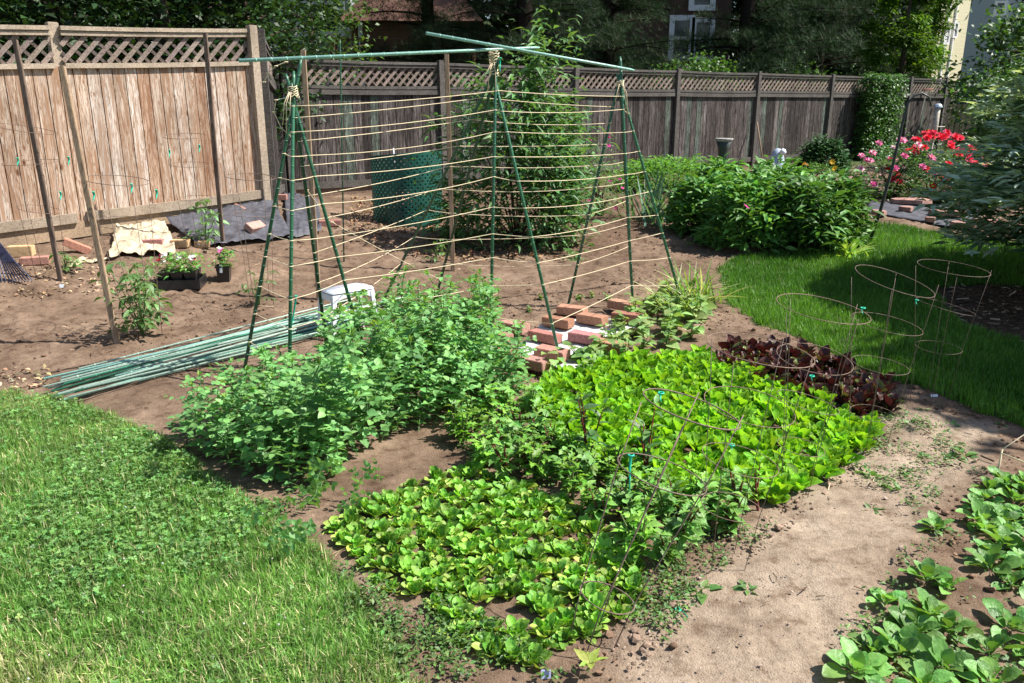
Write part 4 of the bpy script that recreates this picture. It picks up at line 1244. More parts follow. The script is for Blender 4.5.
for (px, py, rz, lb, kw) in [
    (152, 246, .1, 'red brick lying on the tan paper sheet', {}),
    (181, 247, 0, 'tan wooden block on the dark fabric behind the flower tray', dict(mat=M_wood_block, dims=(.16, .09, .07), name='wood_block', cat='wood block', col=(1, 1, 1))),
    (203, 247, .1, 'second brown block right of the tan one', dict(mat=M_wood_block, dims=(.13, .09, .06), name='wood_block', cat='wood block', col=(.8, .6, .5))),
    (237, 217, -.5, 'red brick tilted on the fabric against the fence', dict(tilt=(.5, .3), dz=.05)),
    (261, 206, .0, 'red brick on the top edge of the fabric by the tepee', dict(dz=.08)),
    (278, 205, .1, 'red brick beside the fence end post', dict(dz=.06)),
    (256, 235, 1.2, 'pale pink brick leaning on the dark fabric', dict(tilt=(.6, 0), col=(1.2, 1.5, 1.6), dz=.05)),
    (330, 226, .2, 'brick on the soil behind the tan stake', {}),
    (36, 264, .3, 'pinkish brick beside the rake head', dict(col=(1.1, 1.2, 1.2))),
    (22, 256, .2, 'yellow wooden block behind the rake head', dict(mat=M_wood_block, dims=(.2, .1, .09), name='wood_block', cat='wood block', col=(1, 1, 1))),
    (78, 253, .4, 'dark red brick propped at the edge of the small paper sheet', dict(tilt=(0, .5), dz=.03))]:
    brick(G(px, py), rz, lb, gg if 'name' not in kw else None, **kw)
# brick pile on a white sheet behind the beans
WS = drape('white_sheet', [gp(505, 362), gp(580, 372), gp(648, 318), gp(545, 322)], M_sheet, 'white plastic sheet held down by red bricks', 'plastic sheet', wr=.02)
pile = [(514, 335), (558, 330), (545, 345), (552, 362), (532, 372), (592, 327), (585, 346), (622, 313), (627, 325), (610, 355), (497, 345), (500, 362), (483, 350), (470, 350), (572, 318)]
desc = ['at the back left corner', 'in the back row left of centre', 'in the middle row on the left', 'near the front by the slanting pole', 'half hidden among the pea leaves', 'in the back row right of centre', 'in the centre of the pile', 'at the back right corner', 'half under the right corner brick', 'in front among the bean leaves', 'at the left edge by the peas', 'low on the left under pea leaves', 'partly covered by pea vines', 'deepest in the pea vines', 'furthest back on bare soil']
for (x, y), ds in zip(pile, desc):
    brick(G(x, y), rg.normal(-.65, .12), f'red brick of the pile {ds}', 'bricks piled on the white sheet', dz=.03, tilt=(rg.normal(0, .03), rg.normal(0, .03)))
# few bricks and slab beneath the left tepee
for (x, y, lb, c) in [(310, 402, 'brick under the front pole of the left tepee', (1.2, 1.4, 1.4)), (262, 424, 'dark red brick buried in the peas left of the front pole', (.9, .8, .8)), (300, 424, 'whitish broken block in the peas by the front pole', (2, 3.6, 4.6))]:
    brick(G(x, y), rg.uniform(-.5, .5), lb, None, dz=.06, col=c)
# bricks right of birdbath, terracotta patch
for k, (x, y) in enumerate([(782, 184), (775, 187), (790, 186)]):
    brick(G(x, y), rg.uniform(-.5, .5), ['orange brick stack piece behind the peonies, upper', 'orange brick behind the peonies on the left', 'orange brick behind the peonies on the right'][k], None, dz=[.06, 0, 0][k], col=(1.2, 1.1, 1))

# ------------------------------------------------------------------ stool
def stool():
    b = G(349, 334)
    root = thing('step_stool', 'white plastic step stool at the back edge of the peas', 'stool', b, .72)
    S = Soup(); V, F = obox((0, 0, .325), (1, 0, 0), (0, 1, 0), (0, 0, 1), .165, .10, .012, .008); S.add(V, F); S.build('seat', M_white, root)
    # apron with arch
    for sy in (-1, 1):
        S = Soup(); V = []; F = []; m = 14; y = sy * .098
        for k in range(m + 1):
            x = -.16 + .32 * k / m; lo = .315 - .05 - .0 + .03 * math.sin(math.pi * k / m)
            for yy in (y, y - sy * .006): V += [(x, yy, .316), (x, yy, lo)]
        for k in range(m):
            a = 4 * k; F += [(a, a + 1, a + 5, a + 4), (a + 2, a + 6, a + 7, a + 3), (a + 1, a + 3, a + 7, a + 5)]
        S.add(V, F); S.build('apron', M_white, root, False)
    for sx in (-1, 1):
        S = Soup(); V, F = obox((sx * .162, 0, .295), (1, 0, 0), (0, 1, 0), (0, 0, 1), .004, .094, .02); S.add(V, F); S.build('side_panel', M_white, root, False)
        for sy in (-1, 1):
            S = Soup()
            top = np.array([sx * .148, sy * .085, .31]); bot = np.array([sx * .178, sy * .108, 0])
            d = bot - top
            V = []
            for (p, w1, w2) in ((top, .022, .022), (bot, .014, .014)):
                for (ex, ey) in ((-1, -1), (1, -1), (1, 1), (-1, 1)): V.append(p + [ex * w1 * .7, ey * w2 * .7, 0])
            F = [(0, 1, 2, 3), (7, 6, 5, 4)] + [(k, k + 4, (k + 1) % 4 + 4, (k + 1) % 4) for k in range(4)]
            S.add(V, F); S.build('leg', M_white, root, False)
stool()

# ------------------------------------------------------------------ compost bin (perforated)
def bin_():
    b = G(408, 222)
    root = thing('compost_bin', 'round green perforated plastic compost bin by the dark fence', 'compost bin', b)
    S = Soup(); R = .40; Hh = .78; nu, nv = 74, 24
    V = []; F = []
    # hole lattice: quads grid; each cell gets a hexagon-ish hole by skipping small centre cell
    du = 2 * math.pi / nu; dv = Hh / nv
    rows = []
    zs = []
    for j in range(nv):
        zs += [j * dv, j * dv + dv * .20, j * dv + dv * .82]
    zs.append(Hh)
    us = []
    for i in range(nu): us += [i * du, i * du + du * .22, i * du + du * .82]
    ns = len(us)
    def rad(z, u):
        return R * (1 + .03 * math.sin(3 * u) + .02 * z)
    for z in zs:
        for u in us:
            lip = .05 * math.sin(u + 2.3)
            zz = z * (1 + lip)
            V.append((rad(z, u) * math.cos(u), rad(z, u) * math.sin(u), zz))
    for j in range(len(zs) - 1):
        for i in range(ns):
            cj, ci = j // 3, i // 3
            hole = (j % 3 == 1) and (i % 3 == 1) and ((ci + cj) % 2 == 0) and 0 < cj < nv - 1
            if hole: continue
            a = j * ns + i; b_ = j * ns + (i + 1) % ns
            F.append((a, b_, b_ + ns, a + ns))
    S.add(V, F); o = S.build('shell', M_bin, root)
    md = o.modifiers.new('thick', 'SOLIDIFY'); md.thickness = .004
    S = Soup(); V, F = ring((0, 0, Hh * 1.0), R * 1.0, .008, nrm=(-.05 * R / .4 * math.cos(.7) * .9, .06, 1), n=40); S.add(V, F); 
    S = Soup(); V, F = lathe([(0, .18), (R * .8, .14), (R * .94, .02)], 24); S.add(V, F); S.build('compost_fill', M_bark, root)
    S = Soup(); V, F = tube([(-.08, -.36, .6), (-.08, -.40, .86)], .008, 6); S.add(V, F); S.build('peg', M_white, root)
bin_()

# ------------------------------------------------------------------ rake at far left
def rake():
    b = G(14, 282)
    root = thing('fan_rake', 'dark blue plastic fan rake leaning at the left edge', 'rake', b)
    top = np.array([-.16, .10, .32]); 
    S = Soup()
    for k in range(15):
        t = -1 + 2 * k / 14
        e = np.array([-.02 + t * .20, -.02 - .03 * abs(t), .015 + .012 * abs(t)])
        mid = top * .45 + e * .55 + np.array([0, -.012, .012])
        V, F = tube([top + np.array([t * .025, 0, 0]), mid, e, e + [.0, -.02, -.012]], [.006, .006, .006, .004], 5); S.add(V, F)
    S.build('tines', plain('rake_blue', (.03, .035, .075), .4, .5, 20, .2), root)
    S = Soup(); V, F = obox(top * .55 + np.array([-.01, -.02, .02]) * 1, (.95, 0, -.1), (0, 1, 0), (0.1, 0, 1), .10, .004, .012); S.add(V, F); S.build('brace', M_black, root)
    S = Soup(); V, F = tube([top, top + np.array([-.45, .35, 1.1])], .013, 8); S.add(V, F); S.build('handle', M_stake, root)
rake()

# ------------------------------------------------------------------ plant labels and small objects at front
def small_label(px, py, lb, mat, w=.02, h=.03, rz=0):
    b = G(px, py); S = Soup(); V, F = obox((0, 0, h / 2), (1, 0, 0), (0, 1, 0), (0, .35, 1), w, .0012, h / 2); S.add(V, F)
    o = S.build('plant_label', mat, None, False, b); o.rotation_euler = (0, 0, rz); tag(o, lb, 'plant label')
small_label(546, 680, 'small blue and white seed label at the bottom edge', plain('label_blue', (.42, .46, .68), .5, .3, 10, .05), .014, .03)
small_label(652, 556, 'white plastic plant label at the foot of the leafy greens', M_white, .02, .02)
small_label(934, 397, 'crumpled white scrap on the soil by the lawn edge', M_white, .02, .015)
small_label(62, 288, 'tiny white tag at the foot of the dark stake', M_white, .018, .03)
# concrete fragments
S = Soup(); V, F = rock_tpl(9); S.add(V * .035, F, (.14, .09, .06)); b = G(673, 648); tag(S.build('soil_ball', M_clod, None, True, b + [0, 0, .01]), 'small round brown mushroom-like lump on the dry path', 'lump')
ribbon(on_ground(*G(678, 612)[:2], .01), .04, 'scrap of green ribbon lying on the path', .01, dirv=(.6, -.8, 0), side=(0, 0, 1))

# ------------------------------------------------------------------ back shrubs
def bush(name, px, py, rx, h, lb, cat, col, n, ls, seed, tpl=None, mat=M_leaf, group=None, ry=None, up=(-.3, .8), shape='dome', D=None, jit=.1):
    rg = np.random.default_rng(seed)
    b = G(px, py) if D is None else on_ground(W(px, py, D)[0], D)
    root = thing(name, lb, cat, b, 0, group)
    ry = ry or rx
    tpl = tpl or leaf(.42, 2, .2, .25, 'ovate')
    nc = max(8, n // 28)
    th = rg.uniform(0, 6.28, nc); ph = np.arccos(rg.uniform(-.25 if shape == 'ball' else -.05, 1, nc)); rr = rg.uniform(.55, 1.0, nc) ** .6
    cx = np.sin(ph) * np.cos(th) * rr; cy = np.sin(ph) * np.sin(th) * rr; cz = np.cos(ph) * rr
    if shape == 'column':
        cz = rg.uniform(0, 1, nc); a = rg.uniform(.5, 1, nc); wd = (1 - .35 * cz ** 2); cx = np.cos(th) * a * wd; cy = np.sin(th) * a * wd
    base = (.08 if shape != 'ball' else .5) * h
    Cn = np.column_stack([cx * rx, cy * ry, base + np.abs(cz) * (h - base)]) if shape != 'ball' else np.column_stack([cx * rx, cy * ry, h * .5 + cz * h * .5])
    idx = rg.integers(0, nc, n)
    sp = np.array([rx, ry, h * .5]) * .16 + jit * .12
    O = Cn[idx] + rg.normal(0, 1, (n, 3)) * sp; O[:, 2] = np.clip(O[:, 2], .02, None)
    yaw = np.arctan2(-O[:, 0], O[:, 1]) + rg.normal(0, .9, n)
    lum = rg.uniform(.7, 1.3, nc)[idx][:, None]
    S = Soup(); S.inst(tpl, rotm(yaw, rg.uniform(up[0], up[1], n), rg.normal(0, .4, n), ls * rg.uniform(.6, 1.3, n)), O, colvar(col, n, rg, .18, .06) * lum)
    S.build('foliage', mat, root)
    S = Soup()
    for q in range(min(14, nc)):
        c = Cn[q]; V, F = tube([(rg.normal(0, .04), rg.normal(0, .04), -.03), c * np.array([.4, .4, .5]), c], [.012, .009, .004], 5); S.add(V, F, (.5, .5, .5))
    S.build('stem', M_bark, root)
    return root, b, Cn
lance = leaf(.33, 3, .25, .35, 'lance')
# tall butterfly bush
bush('tall_shrub', 516, 243, .80, 1.75, 'tall light green shrub rising above the fence behind the middle tepee', 'shrub', (.10, .22, .075), 4200, .12, 1, lance, M_leaf, None, shape='dome', up=(-.5, .9), ry=.5)
bush('tall_shrub', 549, 240, .32, 2.12, 'slender leafy shoot cluster towering at the right of the tall shrub', 'shrub', (.13, .27, .09), 2100, .115, 2, lance, M_leaf, None, shape='column')
# magenta flowered perennials
root, b, Cn = bush('flowering_perennial', 598, 215, .35, .85, 'loose bush with tiny magenta flowers right of the tall shrub', 'perennial', (.10, .20, .06), 1500, .05, 3, lance)
rgf = np.random.default_rng(3)
for q in range(14):
    c = Cn[rgf.integers(len(Cn))]; S = Soup(); flower_soup(S, [(c[0], c[1] - .1, c[2] + rgf.uniform(0, .18))], .03, (.55, .04, .25), rgf); S.build('blossom', M_petal, root)
# iris clump and mounds
def strap_clump(px, py, n, L, lb, col, seed, wd=.06, name='grassy_clump', mat=M_leaf, el=(.5, 1.45), variegated=False, droop=.5, D=None, spread=.08):
    rg = np.random.default_rng(seed); b = G(px, py) if D is None else on_ground(W(px, py, D)[0], D)
    T = leaf(wd, 7, .3, droop, 'strap')
    S = Soup(); cc = colvar(col, n, rg, .15)
    if variegated: cc = np.where(rg.random((n, 1)) < .35, np.array([.62, .66, .40]), cc)
    O = np.column_stack([rg.normal(0, spread, n), rg.normal(0, spread, n), np.zeros(n)])
    S.inst(T, rotm(rg.uniform(0, 6.3, n), rg.uniform(*el, n), rg.normal(0, .3, n), L * rg.uniform(.6, 1.15, n)), O, cc)
    o = S.build(name, mat, None, True, b); tag(o, lb, 'grassy plant'); return o
strap_clump(655, 222, 70, .58, 'blue-green upright sword-leaved iris clump behind the right tepee', (.10, .20, .13), 1, .06, 'iris_clump', spread=.16, droop=.15, el=(.9, 1.5))
strap_clump(690, 306, 110, .36, 'pale variegated arching daylily clump at the foot of the right tepee', (.22, .40, .08), 2, .055, 'daylily_clump', M_soft, variegated=True, droop=.45, spread=.10)
strap_clump(672, 312, 50, .28, 'smaller arching daylily tuft left of the large clump', (.26, .42, .10), 3, .055, 'daylily_clump', M_soft, variegated=True, droop=.5, spread=.07)
bush('creeping_juniper', 672, 186, .85, .42, 'fine-textured low green mound in front of the dark fence', 'low shrub', (.12, .28, .05), 5000, .09, 4, DIAMN, M_soft, D=12.6)
# peonies
for i, (px, py, rx, h, s, lb) in enumerate([(700, 232, 0.35, 0.56, 1, 'peony bush at the left end of the peony row'), (745, 246, 0.43, 0.73, 2, 'largest glossy peony bush in the centre of the row'), (770, 225, 0.39, 0.73, 5, 'peony bush rising behind the central one'), (800, 249, 0.39, 0.67, 3, 'peony bush right of the central one'), (826, 243, 0.37, 0.74, 4, 'peony bush at the right end of the row'), (718, 215, 0.35, 0.61, 6, 'peony bush behind the left end of the row')]):
    bush('peony_bush', px, py, rx * .84, h, lb, 'peony bush', (.115, .27, .06), 2000, .125, 10 + i, leaf(.36, 3, .25, .3, 'ovate'), M_gloss, 'peony bushes', up=(-.2, 1.0))
strap_clump(843, 256, 60, .24, 'light green hosta-like tuft at the lawn edge by the hook pole', (.26, .42, .09), 4, .16, 'hosta_clump', M_soft, droop=.3, el=(.3, 1.2), spread=.08)
for (px, py, D, lb) in [(746, 206, 8.8, 'magenta blossom on the right peony bushes'), (696, 226, 8, 'small pink blossom low on the left peony bush')]:
    pass
S = Soup(); flower_soup(S, [(0, 0, 0)], .045, (.6, .05, .3), rgf, 7); tag(S.build('peony_blossom', M_petal, None, True, W(746, 207, 7.35)), 'single magenta bloom among the dark peony leaves', 'blossom')
# small round shrub near fence
root, b, Cn = bush('round_shrub', 822, 172, .38, .62, 'small dark round shrub against the dark fence', 'shrub', (.045, .12, .035), 3800, .08, 30, DIAM, M_dark, D=15.8, shape='dome')
# marigolds (yellow)
rgf = np.random.default_rng(9)
root, b, Cn = bush('marigold', 812, 182, .35, .30, 'low plants with yellow and orange blooms below the round shrub', 'flowers', (.09, .22, .04), 900, .05, 31, lance, D=14.2)
for q in range(4):
    c = Cn[q * 3]; S = Soup(); flower_soup(S, [(c[0], c[1] - .2, c[2] + .12)], .05, (.8, .5, .03) if q < 3 else (.8, .2, .03), rgf, 7); S.build('blossom', M_petal, root)
# ivy column on fence
rgv = np.random.default_rng(77)
ivA = plane_pt(876, 130, MA, MB, .18)
root = thing('ivy_column', 'dense square column of green vines climbing the dark fence', 'climbing vine', (ivA[0], ivA[1], .34))
n = 12000; hx = .72
O = np.column_stack([rgv.uniform(-hx, hx, n), rgv.normal(0, .10, n), rgv.uniform(0, 1.9, n)])
O[:, 0] *= (1 + .06 * np.sin(O[:, 2] * 5)); O[:, 1] += -.12 * np.cos(O[:, 0] / hx * 1.3) + .06 * fbm(O[:, 0] * 4, O[:, 2] * 4, 2)
sel = O[:, 2] < 1.88 + .12 * fbm(O[:, 0] * 6 + 30, O[:, 0] * 0, 2)
O = O[sel]; n = len(O)
ang = math.atan2(uM[1], uM[0]); ca, sa = math.cos(ang), math.sin(ang)
O = np.column_stack([O[:, 0] * ca - O[:, 1] * sa, O[:, 0] * sa + O[:, 1] * ca, O[:, 2]])
S = Soup(); S.inst(DIAM, rotm(rgv.uniform(2.0, 4.3, n) , rgv.uniform(-1.0, .5, n), rgv.normal(0, .5, n), rgv.uniform(.05, .09, n)), O, colvar((.075, .19, .035), n, rgv, .3))
S.build('foliage', M_leaf, root)
S = Soup()
for q in range(6):
    x = rgv.uniform(-.4, .4); V, F = tube([(x * ca, x * sa, 0), ((x + .1) * ca + .03, (x + .1) * sa, .9), (x * ca, x * sa, 1.8)], .012, 5); S.add(V, F)
S.build('stem', M_bark, root)
# roses
def rose(px, py, D, rx, h, lb, col, nfl, seed, size):
    rg = np.random.default_rng(seed)
    root, b, Cn = bush('rose_bush', px, py, rx, h, lb, 'rose bush', (.07, .17, .045), 2600, .055, seed, DIAM, M_leaf, 'rose bushes', D=D)
    T = leaf(.9, 2, .1, .15, 'round')
    for q in range(nfl):
        th = rg.uniform(-math.pi, 0) if rg.random() < .8 else rg.uniform(0, math.pi); e = rg.uniform(.1, 1.4)
        p = np.array([math.cos(th) * math.cos(e) * rx, math.sin(th) * math.cos(e) * rx, .15 * h + math.sin(e) * h * .9]) * 1.06
        S = Soup()
        for ringi, (k, el, s) in enumerate(((6, .2, 1.0), (5, .7, .8), (4, 1.15, .6))):
            yy = np.arange(k) * 2 * math.pi / k + rg.uniform(0, 6)
            S.inst(T, rotm(0, .75, 0, 1)[0] @ rotm(yy, np.full(k, el), 0, size * s), np.repeat(p[None], k, 0), colvar(col if not callable(col) else col(rg), 1, rg, .12, .04)[0])
        S.build('blossom', M_petal, root)
rose(888, 222, 11.4, .55, .72, 'rose bush covered in soft pink blooms beside the hook pole', lambda r: (.75, .16, .36) if r.random() < .7 else (.85, .55, .6), 26, 51, .058)
rose(926, 216, 11.6, .6, .82, 'rose bush covered in bright crimson blooms below the feeder', lambda r: (.72, .012, .04) if r.random() < .8 else (.75, .05, .18), 58, 52, .062)
rose(970, 212, 11.0, .40, .55, 'sparse rose bush with few pink blooms under the silvery tree', lambda r: (.7, .15, .25), 14, 53, .05)

# flagstones and fabric on bed beyond lawn
drape('landscape_fabric', [gp(868, 214), gp(975, 232), gp(985, 206), gp(868, 203)], M_fabric, 'dark fabric sheet under the roses beyond the back lawn', 'landscape fabric', wr=.03)
for (x, y, sx, sy, lb) in [(905, 213, .16, .10, 'small pink stone at the left of the rose bed'), (945, 217, .42, .16, 'long flat pink flagstone on the rose bed fabric'), (964, 229, .28, .14, 'pinkish flagstone at the right corner of the rose bed'), (878, 217, .16, .1, 'dull red stone at the lawn edge by the hook pole'), (930, 224, .12, .07, 'tiny pale stone near the lawn edge'), (985, 226, .3, .15, 'pale flagstone half under the silvery tree'), (910, 205, .5, .2, 'reddish flat stone deep in the rose bed')]:
    b = G(x, y); n = 9; rg2 = np.random.default_rng(int(x)); pts = []
    for k in range(n):
        a = 2 * math.pi * k / n; rr = rg2.uniform(.8, 1.15); pts.append((math.cos(a) * sx / 2 * rr, math.sin(a) * sy * rr, 0))
    V = np.array([(p[0], p[1], .05) for p in pts] + [(p[0] * 1.04, p[1] * 1.04, .0) for p in pts] + [(0, 0, .052)])
    F = [(k, (k + 1) % n, 2 * n) for k in range(n)] + [(k, k + n, (k + 1) % n + n) for k in range(n)] + [(k, (k + 1) % n + n, (k + 1) % n) for k in range(n)]
    S = Soup(); S.add(V, F, (1.2, 1.1, 1.1)); tag(S.build('flagstone', M_flag, None, False, b + [0, 0, .03]), lb, 'flagstone', 'stones in the rose bed')

# bird bath
b = W(721, 185, 13.6); b[2] = float(zt(b[0], b[1]))
root = thing('bird_bath', 'dark flared bird bath pedestal with pale bowl by the fence', 'bird bath', b)
S = Soup(); V, F = lathe([(0, 0), (.085, 0), (.08, .04), (.07, .35), (.085, .55), (.125, .66), (0, .66)], 20); S.add(V, F); S.build('pedestal', plain('dark_green_resin', (.035, .05, .045), .5, .4, 10, .3), root)
S = Soup(); V, F = lathe([(.115, .655), (.14, .685), (.145, .71), (.13, .71), (.1, .69), (0, .68)], 24); S.add(V, F); S.build('bowl', M_stone, root)
# ornament and tool at fence
b = W(775, 182, 14.4); b[2] = float(zt(b[0], b[1]))
root = thing('garden_ornament', 'pale blue-grey garden ornament with white knobs behind the peonies', 'ornament', b)
S = Soup(); V, F = lathe([(0, 0), (.16, 0), (.17, .1), (.13, .3), (.10, .42), (.06, .5), (0, .52)], 14); S.add(V, F); S.build('body', plain('pale_blue_ceramic', (.36, .42, .52), .4, .5, 8, .2), root)
for q, (x, z, r) in enumerate(((-.13, .26, .07), (.05, .46, .06))):
    S = Soup(); V, F = lathe([(0, -r), (r * .7, -r * .7), (r, 0), (r * .7, r * .7), (0, r)], 12, (x, -.12, z)); S.add(V, F); S.build('knob', M_white, root)
a = plane_pt(757, 122, MA, MB, .12); e = plane_pt(764, 170, MA, MB, .55)
pole_thing('tool_handle', e, a, .016, 'wooden tool handle leaning on the dark fence behind the ornament', None, M_stake, 'tool handle', nubs=False)
# T-handled tool on the fence
a = plane_pt(927, 90, MA, MB, .12); e = plane_pt(911, 152, MA, MB, .35)
root = thing('garden_hoe', 'slim tool with a crossbar leaning on the fence right of the ivy', 'garden tool', e)
S = Soup(); V, F = tube([(0, 0, 0), a - e], .014, 6); S.add(V, F); S.build('handle', M_oldrail, root)
S = Soup(); V, F = tube([a - e + [-.13, -.02, 0], a - e + [.15, .02, .02]], .018, 6); S.add(V, F); S.build('crossbar', plain('rust_red', (.3, .12, .09), .7, .2), root)
# shepherd's hook
b = G(869, 243)
root = thing('shepherd_hook', 'tall dark iron hook pole leaning right at the lawn edge', 'hook pole', b)
P_ = [b, W(880, 212, b[1]), W(893, 165, b[1]), W(902, 125, b[1]), W(908, 103, b[1]), W(914, 96, b[1]), W(922, 93, b[1])]
P_.append(W(929, 97, b[1])); P_.append(W(931, 106, b[1]))
S = Soup(); V, F = tube([p - b for p in P_], [.018, .017, .016, .014, .012, .010, .010, .010, .010], 6); S.add(V, F); S.build('pole', M_iron, root)
ribbon(W(872, 228, b[1]), .10, 'green ribbon tied near the foot of the hook pole', .02)
# bird feeder on pole
D = 14.0; b = W(929, 165, D); b[2] = float(zt(b[0], b[1]))
root = thing('bird_feeder', 'tube bird feeder with shiny dome lid on a thin pole', 'bird feeder', b)
def rel(px, py): return W(px, py, D) - b
c = rel(935, 128)
S = Soup(); V, F = lathe([(0, -.20), (.04, -.20), (.045, 0), (.045, .33), (0, .33)], 16, c); S.add(V, F); S.build('seed_tube', plain('clear_tube_seed', (.40, .36, .29), .3, .5, 30, .4), root)
S = Soup(); V, F = lathe([(.07, .33), (.065, .36), (.04, .385), (0, .395)], 16, c); S.add(V, F); S.build('dome_lid', plain('silver_lid', (.6, .66, .7), .25, .5, 10, .1, 0, .6), root)
S = Soup(); V, F = tube([c + [-.16, 0, .02], c + [.16, 0, .02]], .008, 5); S.add(V, F); S.build('perch', M_galv, root)
S = Soup(); V, F = tube([(0, 0, 0), c + [0, 0, -.2]], .012, 6); S.add(V, F); S.build('pole', M_galv, root)

# ------------------------------------------------------------------ feathery tree on the right
rg = np.random.default_rng(88)
tb = on_ground(5.25, 6.35)
root = thing('ornamental_tree', 'layered silvery green tree at the right edge over the mulch', 'tree', tb)
S = Soup(); V, F = tube([(0, 0, -.1), (.03, .02, .8), (0, 0, 1.8), (-.03, 0, 2.9), (0, 0, 3.7)], [.08, .07, .05, .03, .012], 10); S.add(V, F)
LF = Soup(); FT = leaf(.36, 3, .2, .25, 'lance')
for q in range(420):
    h = rg.uniform(.35, 3.5); az = rg.uniform(0, 6.28); R = 1.85 * (1 - (max(0, h - .9) / 3.1) ** 1.3) * rg.uniform(.75, 1.05) * (1 if h > .7 else .92)
    if R < .15: continue
    ln = lambda t: np.array([math.cos(az) * R * t, math.sin(az) * R * t, h + .22 * R * t - .14 * R * t * t])
    V, F = tube([ln(t) for t in np.linspace(0, 1, 5)], [.014, .011, .008, .005, .002], 4, False); S.add(V, F)
    k = int(85 * R) + 10; tt = rg.uniform(.35, 1, k) ** .7; side = rg.normal(0, 1, k) * .16 * R ** .5
    base = np.array([ln(t) for t in tt]); per = np.array([-math.sin(az), math.cos(az), 0])
    O = base + per * side[:, None] + np.column_stack([np.zeros(k), np.zeros(k), -.12 * np.abs(side) + rg.normal(0, .02, k)])
    yaw = az - math.pi / 2 + side * 3 + rg.normal(0, .3, k)
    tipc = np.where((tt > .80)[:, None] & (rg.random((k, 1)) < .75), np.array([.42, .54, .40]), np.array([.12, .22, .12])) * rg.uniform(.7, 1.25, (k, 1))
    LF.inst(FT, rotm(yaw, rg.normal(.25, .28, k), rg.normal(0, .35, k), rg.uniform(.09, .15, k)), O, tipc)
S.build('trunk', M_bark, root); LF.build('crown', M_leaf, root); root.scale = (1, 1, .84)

# ------------------------------------------------------------------ trees behind the fences
def tree_mesh(seed, H_, R_, n, ls, col, base=.25, tpl=DIAM, mat=M_dark, name='leafy_tree', limbs=10, conic=False, clump=.16):
    rg = np.random.default_rng(seed)
    root = thing(name, '', 'tree')
    S = Soup(); V, F = tube([(0, 0, -.2), (.05 * R_, .02, H_ * .3), (0, .05, H_ * .6), (0, 0, H_ * .9)], [.05 * R_ + .08, .04 * R_ + .06, .03 * R_ + .03, .02], 8); S.add(V, F)
    nc = 70; L = Soup()
    z = rg.uniform(0, 1, nc)
    if conic: wd = (1 - z) ** .8 * (.25 + .75 * np.minimum(1, z * 6)) + .05
    else: wd = np.sqrt(np.clip(1 - (2 * z - 1) ** 2, .05, 1))
    th = rg.uniform(0, 6.28, nc); a = np.sqrt(rg.uniform(.2, 1, nc))
    Cn = np.column_stack([np.cos(th) * a * wd * R_, np.sin(th) * a * wd * R_, H_ * (base + (1 - base) * z)])
    for q in range(limbs * 2):
        c = Cn[q]; V, F = tube([(0, 0, max(.3, c[2] - .25 * R_)), c * [.5, .5, 1] - [0, 0, .1], c], [.03 * R_, .018 * R_, .01], 5); S.add(V, F)
    idx = rg.integers(0, nc, n); O = Cn[idx] + rg.normal(0, 1, (n, 3)) * R_ * clump * np.array([1, 1, .75])
    lum = rg.uniform(.6, 1.4, nc)[idx][:, None]
    L.inst(tpl, rotm(rg.uniform(0, 6.3, n), rg.uniform(-.8, .8, n), rg.normal(0, .5, n), ls * rg.uniform(.6, 1.3, n)), O, colvar(col, n, rg, .22, .07) * lum)
    S.build('trunk', M_bark, root); L.build('crown', mat, root)
    return root
def put(protos, spots, group, labels, cat='tree'):
    for i, (x, y, s, rz) in enumerate(spots):
        o = protos[i % len(protos)] if i < len(protos) else copy_tree(protos[i % len(protos)])
        o.location = (x, y, float(zt(x, y)) if y < 16 else .34); o.rotation_euler = (0, 0, rz); o.scale = (s, s, s)
        tag(o, labels[i] if isinstance(labels, list) else labels, cat, group)
def PX(px, D): return W(px, 100, D)[0]
# pines
def pine(seed):
    rg = np.random.default_rng(seed)
    root = thing('pine_tree', '', 'tree')
    S = Soup(); V, F = tube([(0, 0, -.2), (.1, 0, 3), (0, .1, 6), (0, 0, 9.5)], [.2, .17, .12, .03], 8); S.add(V, F)
    nd = 11; a = np.arange(nd) * 2.4; TV = []; TF = []
    for i in range(nd):
        M = rotm(a[i], .15 + 1.1 * (i / nd), 0, 1)[0]
        TV.append(np.array([(-.018, 0, 0), (.018, 0, 0), (0, 1, -.1)]) @ M.T); TF.append(np.array([[0, 1, 2]]) + 3 * i)
    TUFT = (np.concatenate(TV), np.concatenate(TF))
    L = Soup()
    for q in range(110):
        h = rg.uniform(.9, 9.2); az = rg.uniform(0, 6.28); R = 3.1 * (1 - (h / 10.5) ** 1.2) * rg.uniform(.6, 1.05)
        dr = rg.uniform(.1, .35)
        f = lambda t: np.array([math.cos(az) * R * t, math.sin(az) * R * t, h + .25 * R * t - dr * R * t * t])
        V, F = tube([f(t) for t in np.linspace(0, 1, 5)], [.035, .028, .02, .012, .005], 4, False); S.add(V, F)
        k = int(62 * R); tt = rg.uniform(.25, 1, k)
        O = np.array([f(t) for t in tt]) + rg.normal(0, .14, (k, 3)) * np.array([1.3, 1.3, .8])
        L.inst(TUFT, rotm(az - math.pi / 2 + rg.normal(0, .7, k), rg.normal(.1, .3, k), rg.normal(0, .4, k), rg.uniform(.14, .24, k)), O, colvar((.028, .058, .022), k, rg, .3))
    S.build('trunk', M_dbark, root); L.build('crown', M_dark, root)
    return root
pines = [pine(1), pine(2)]
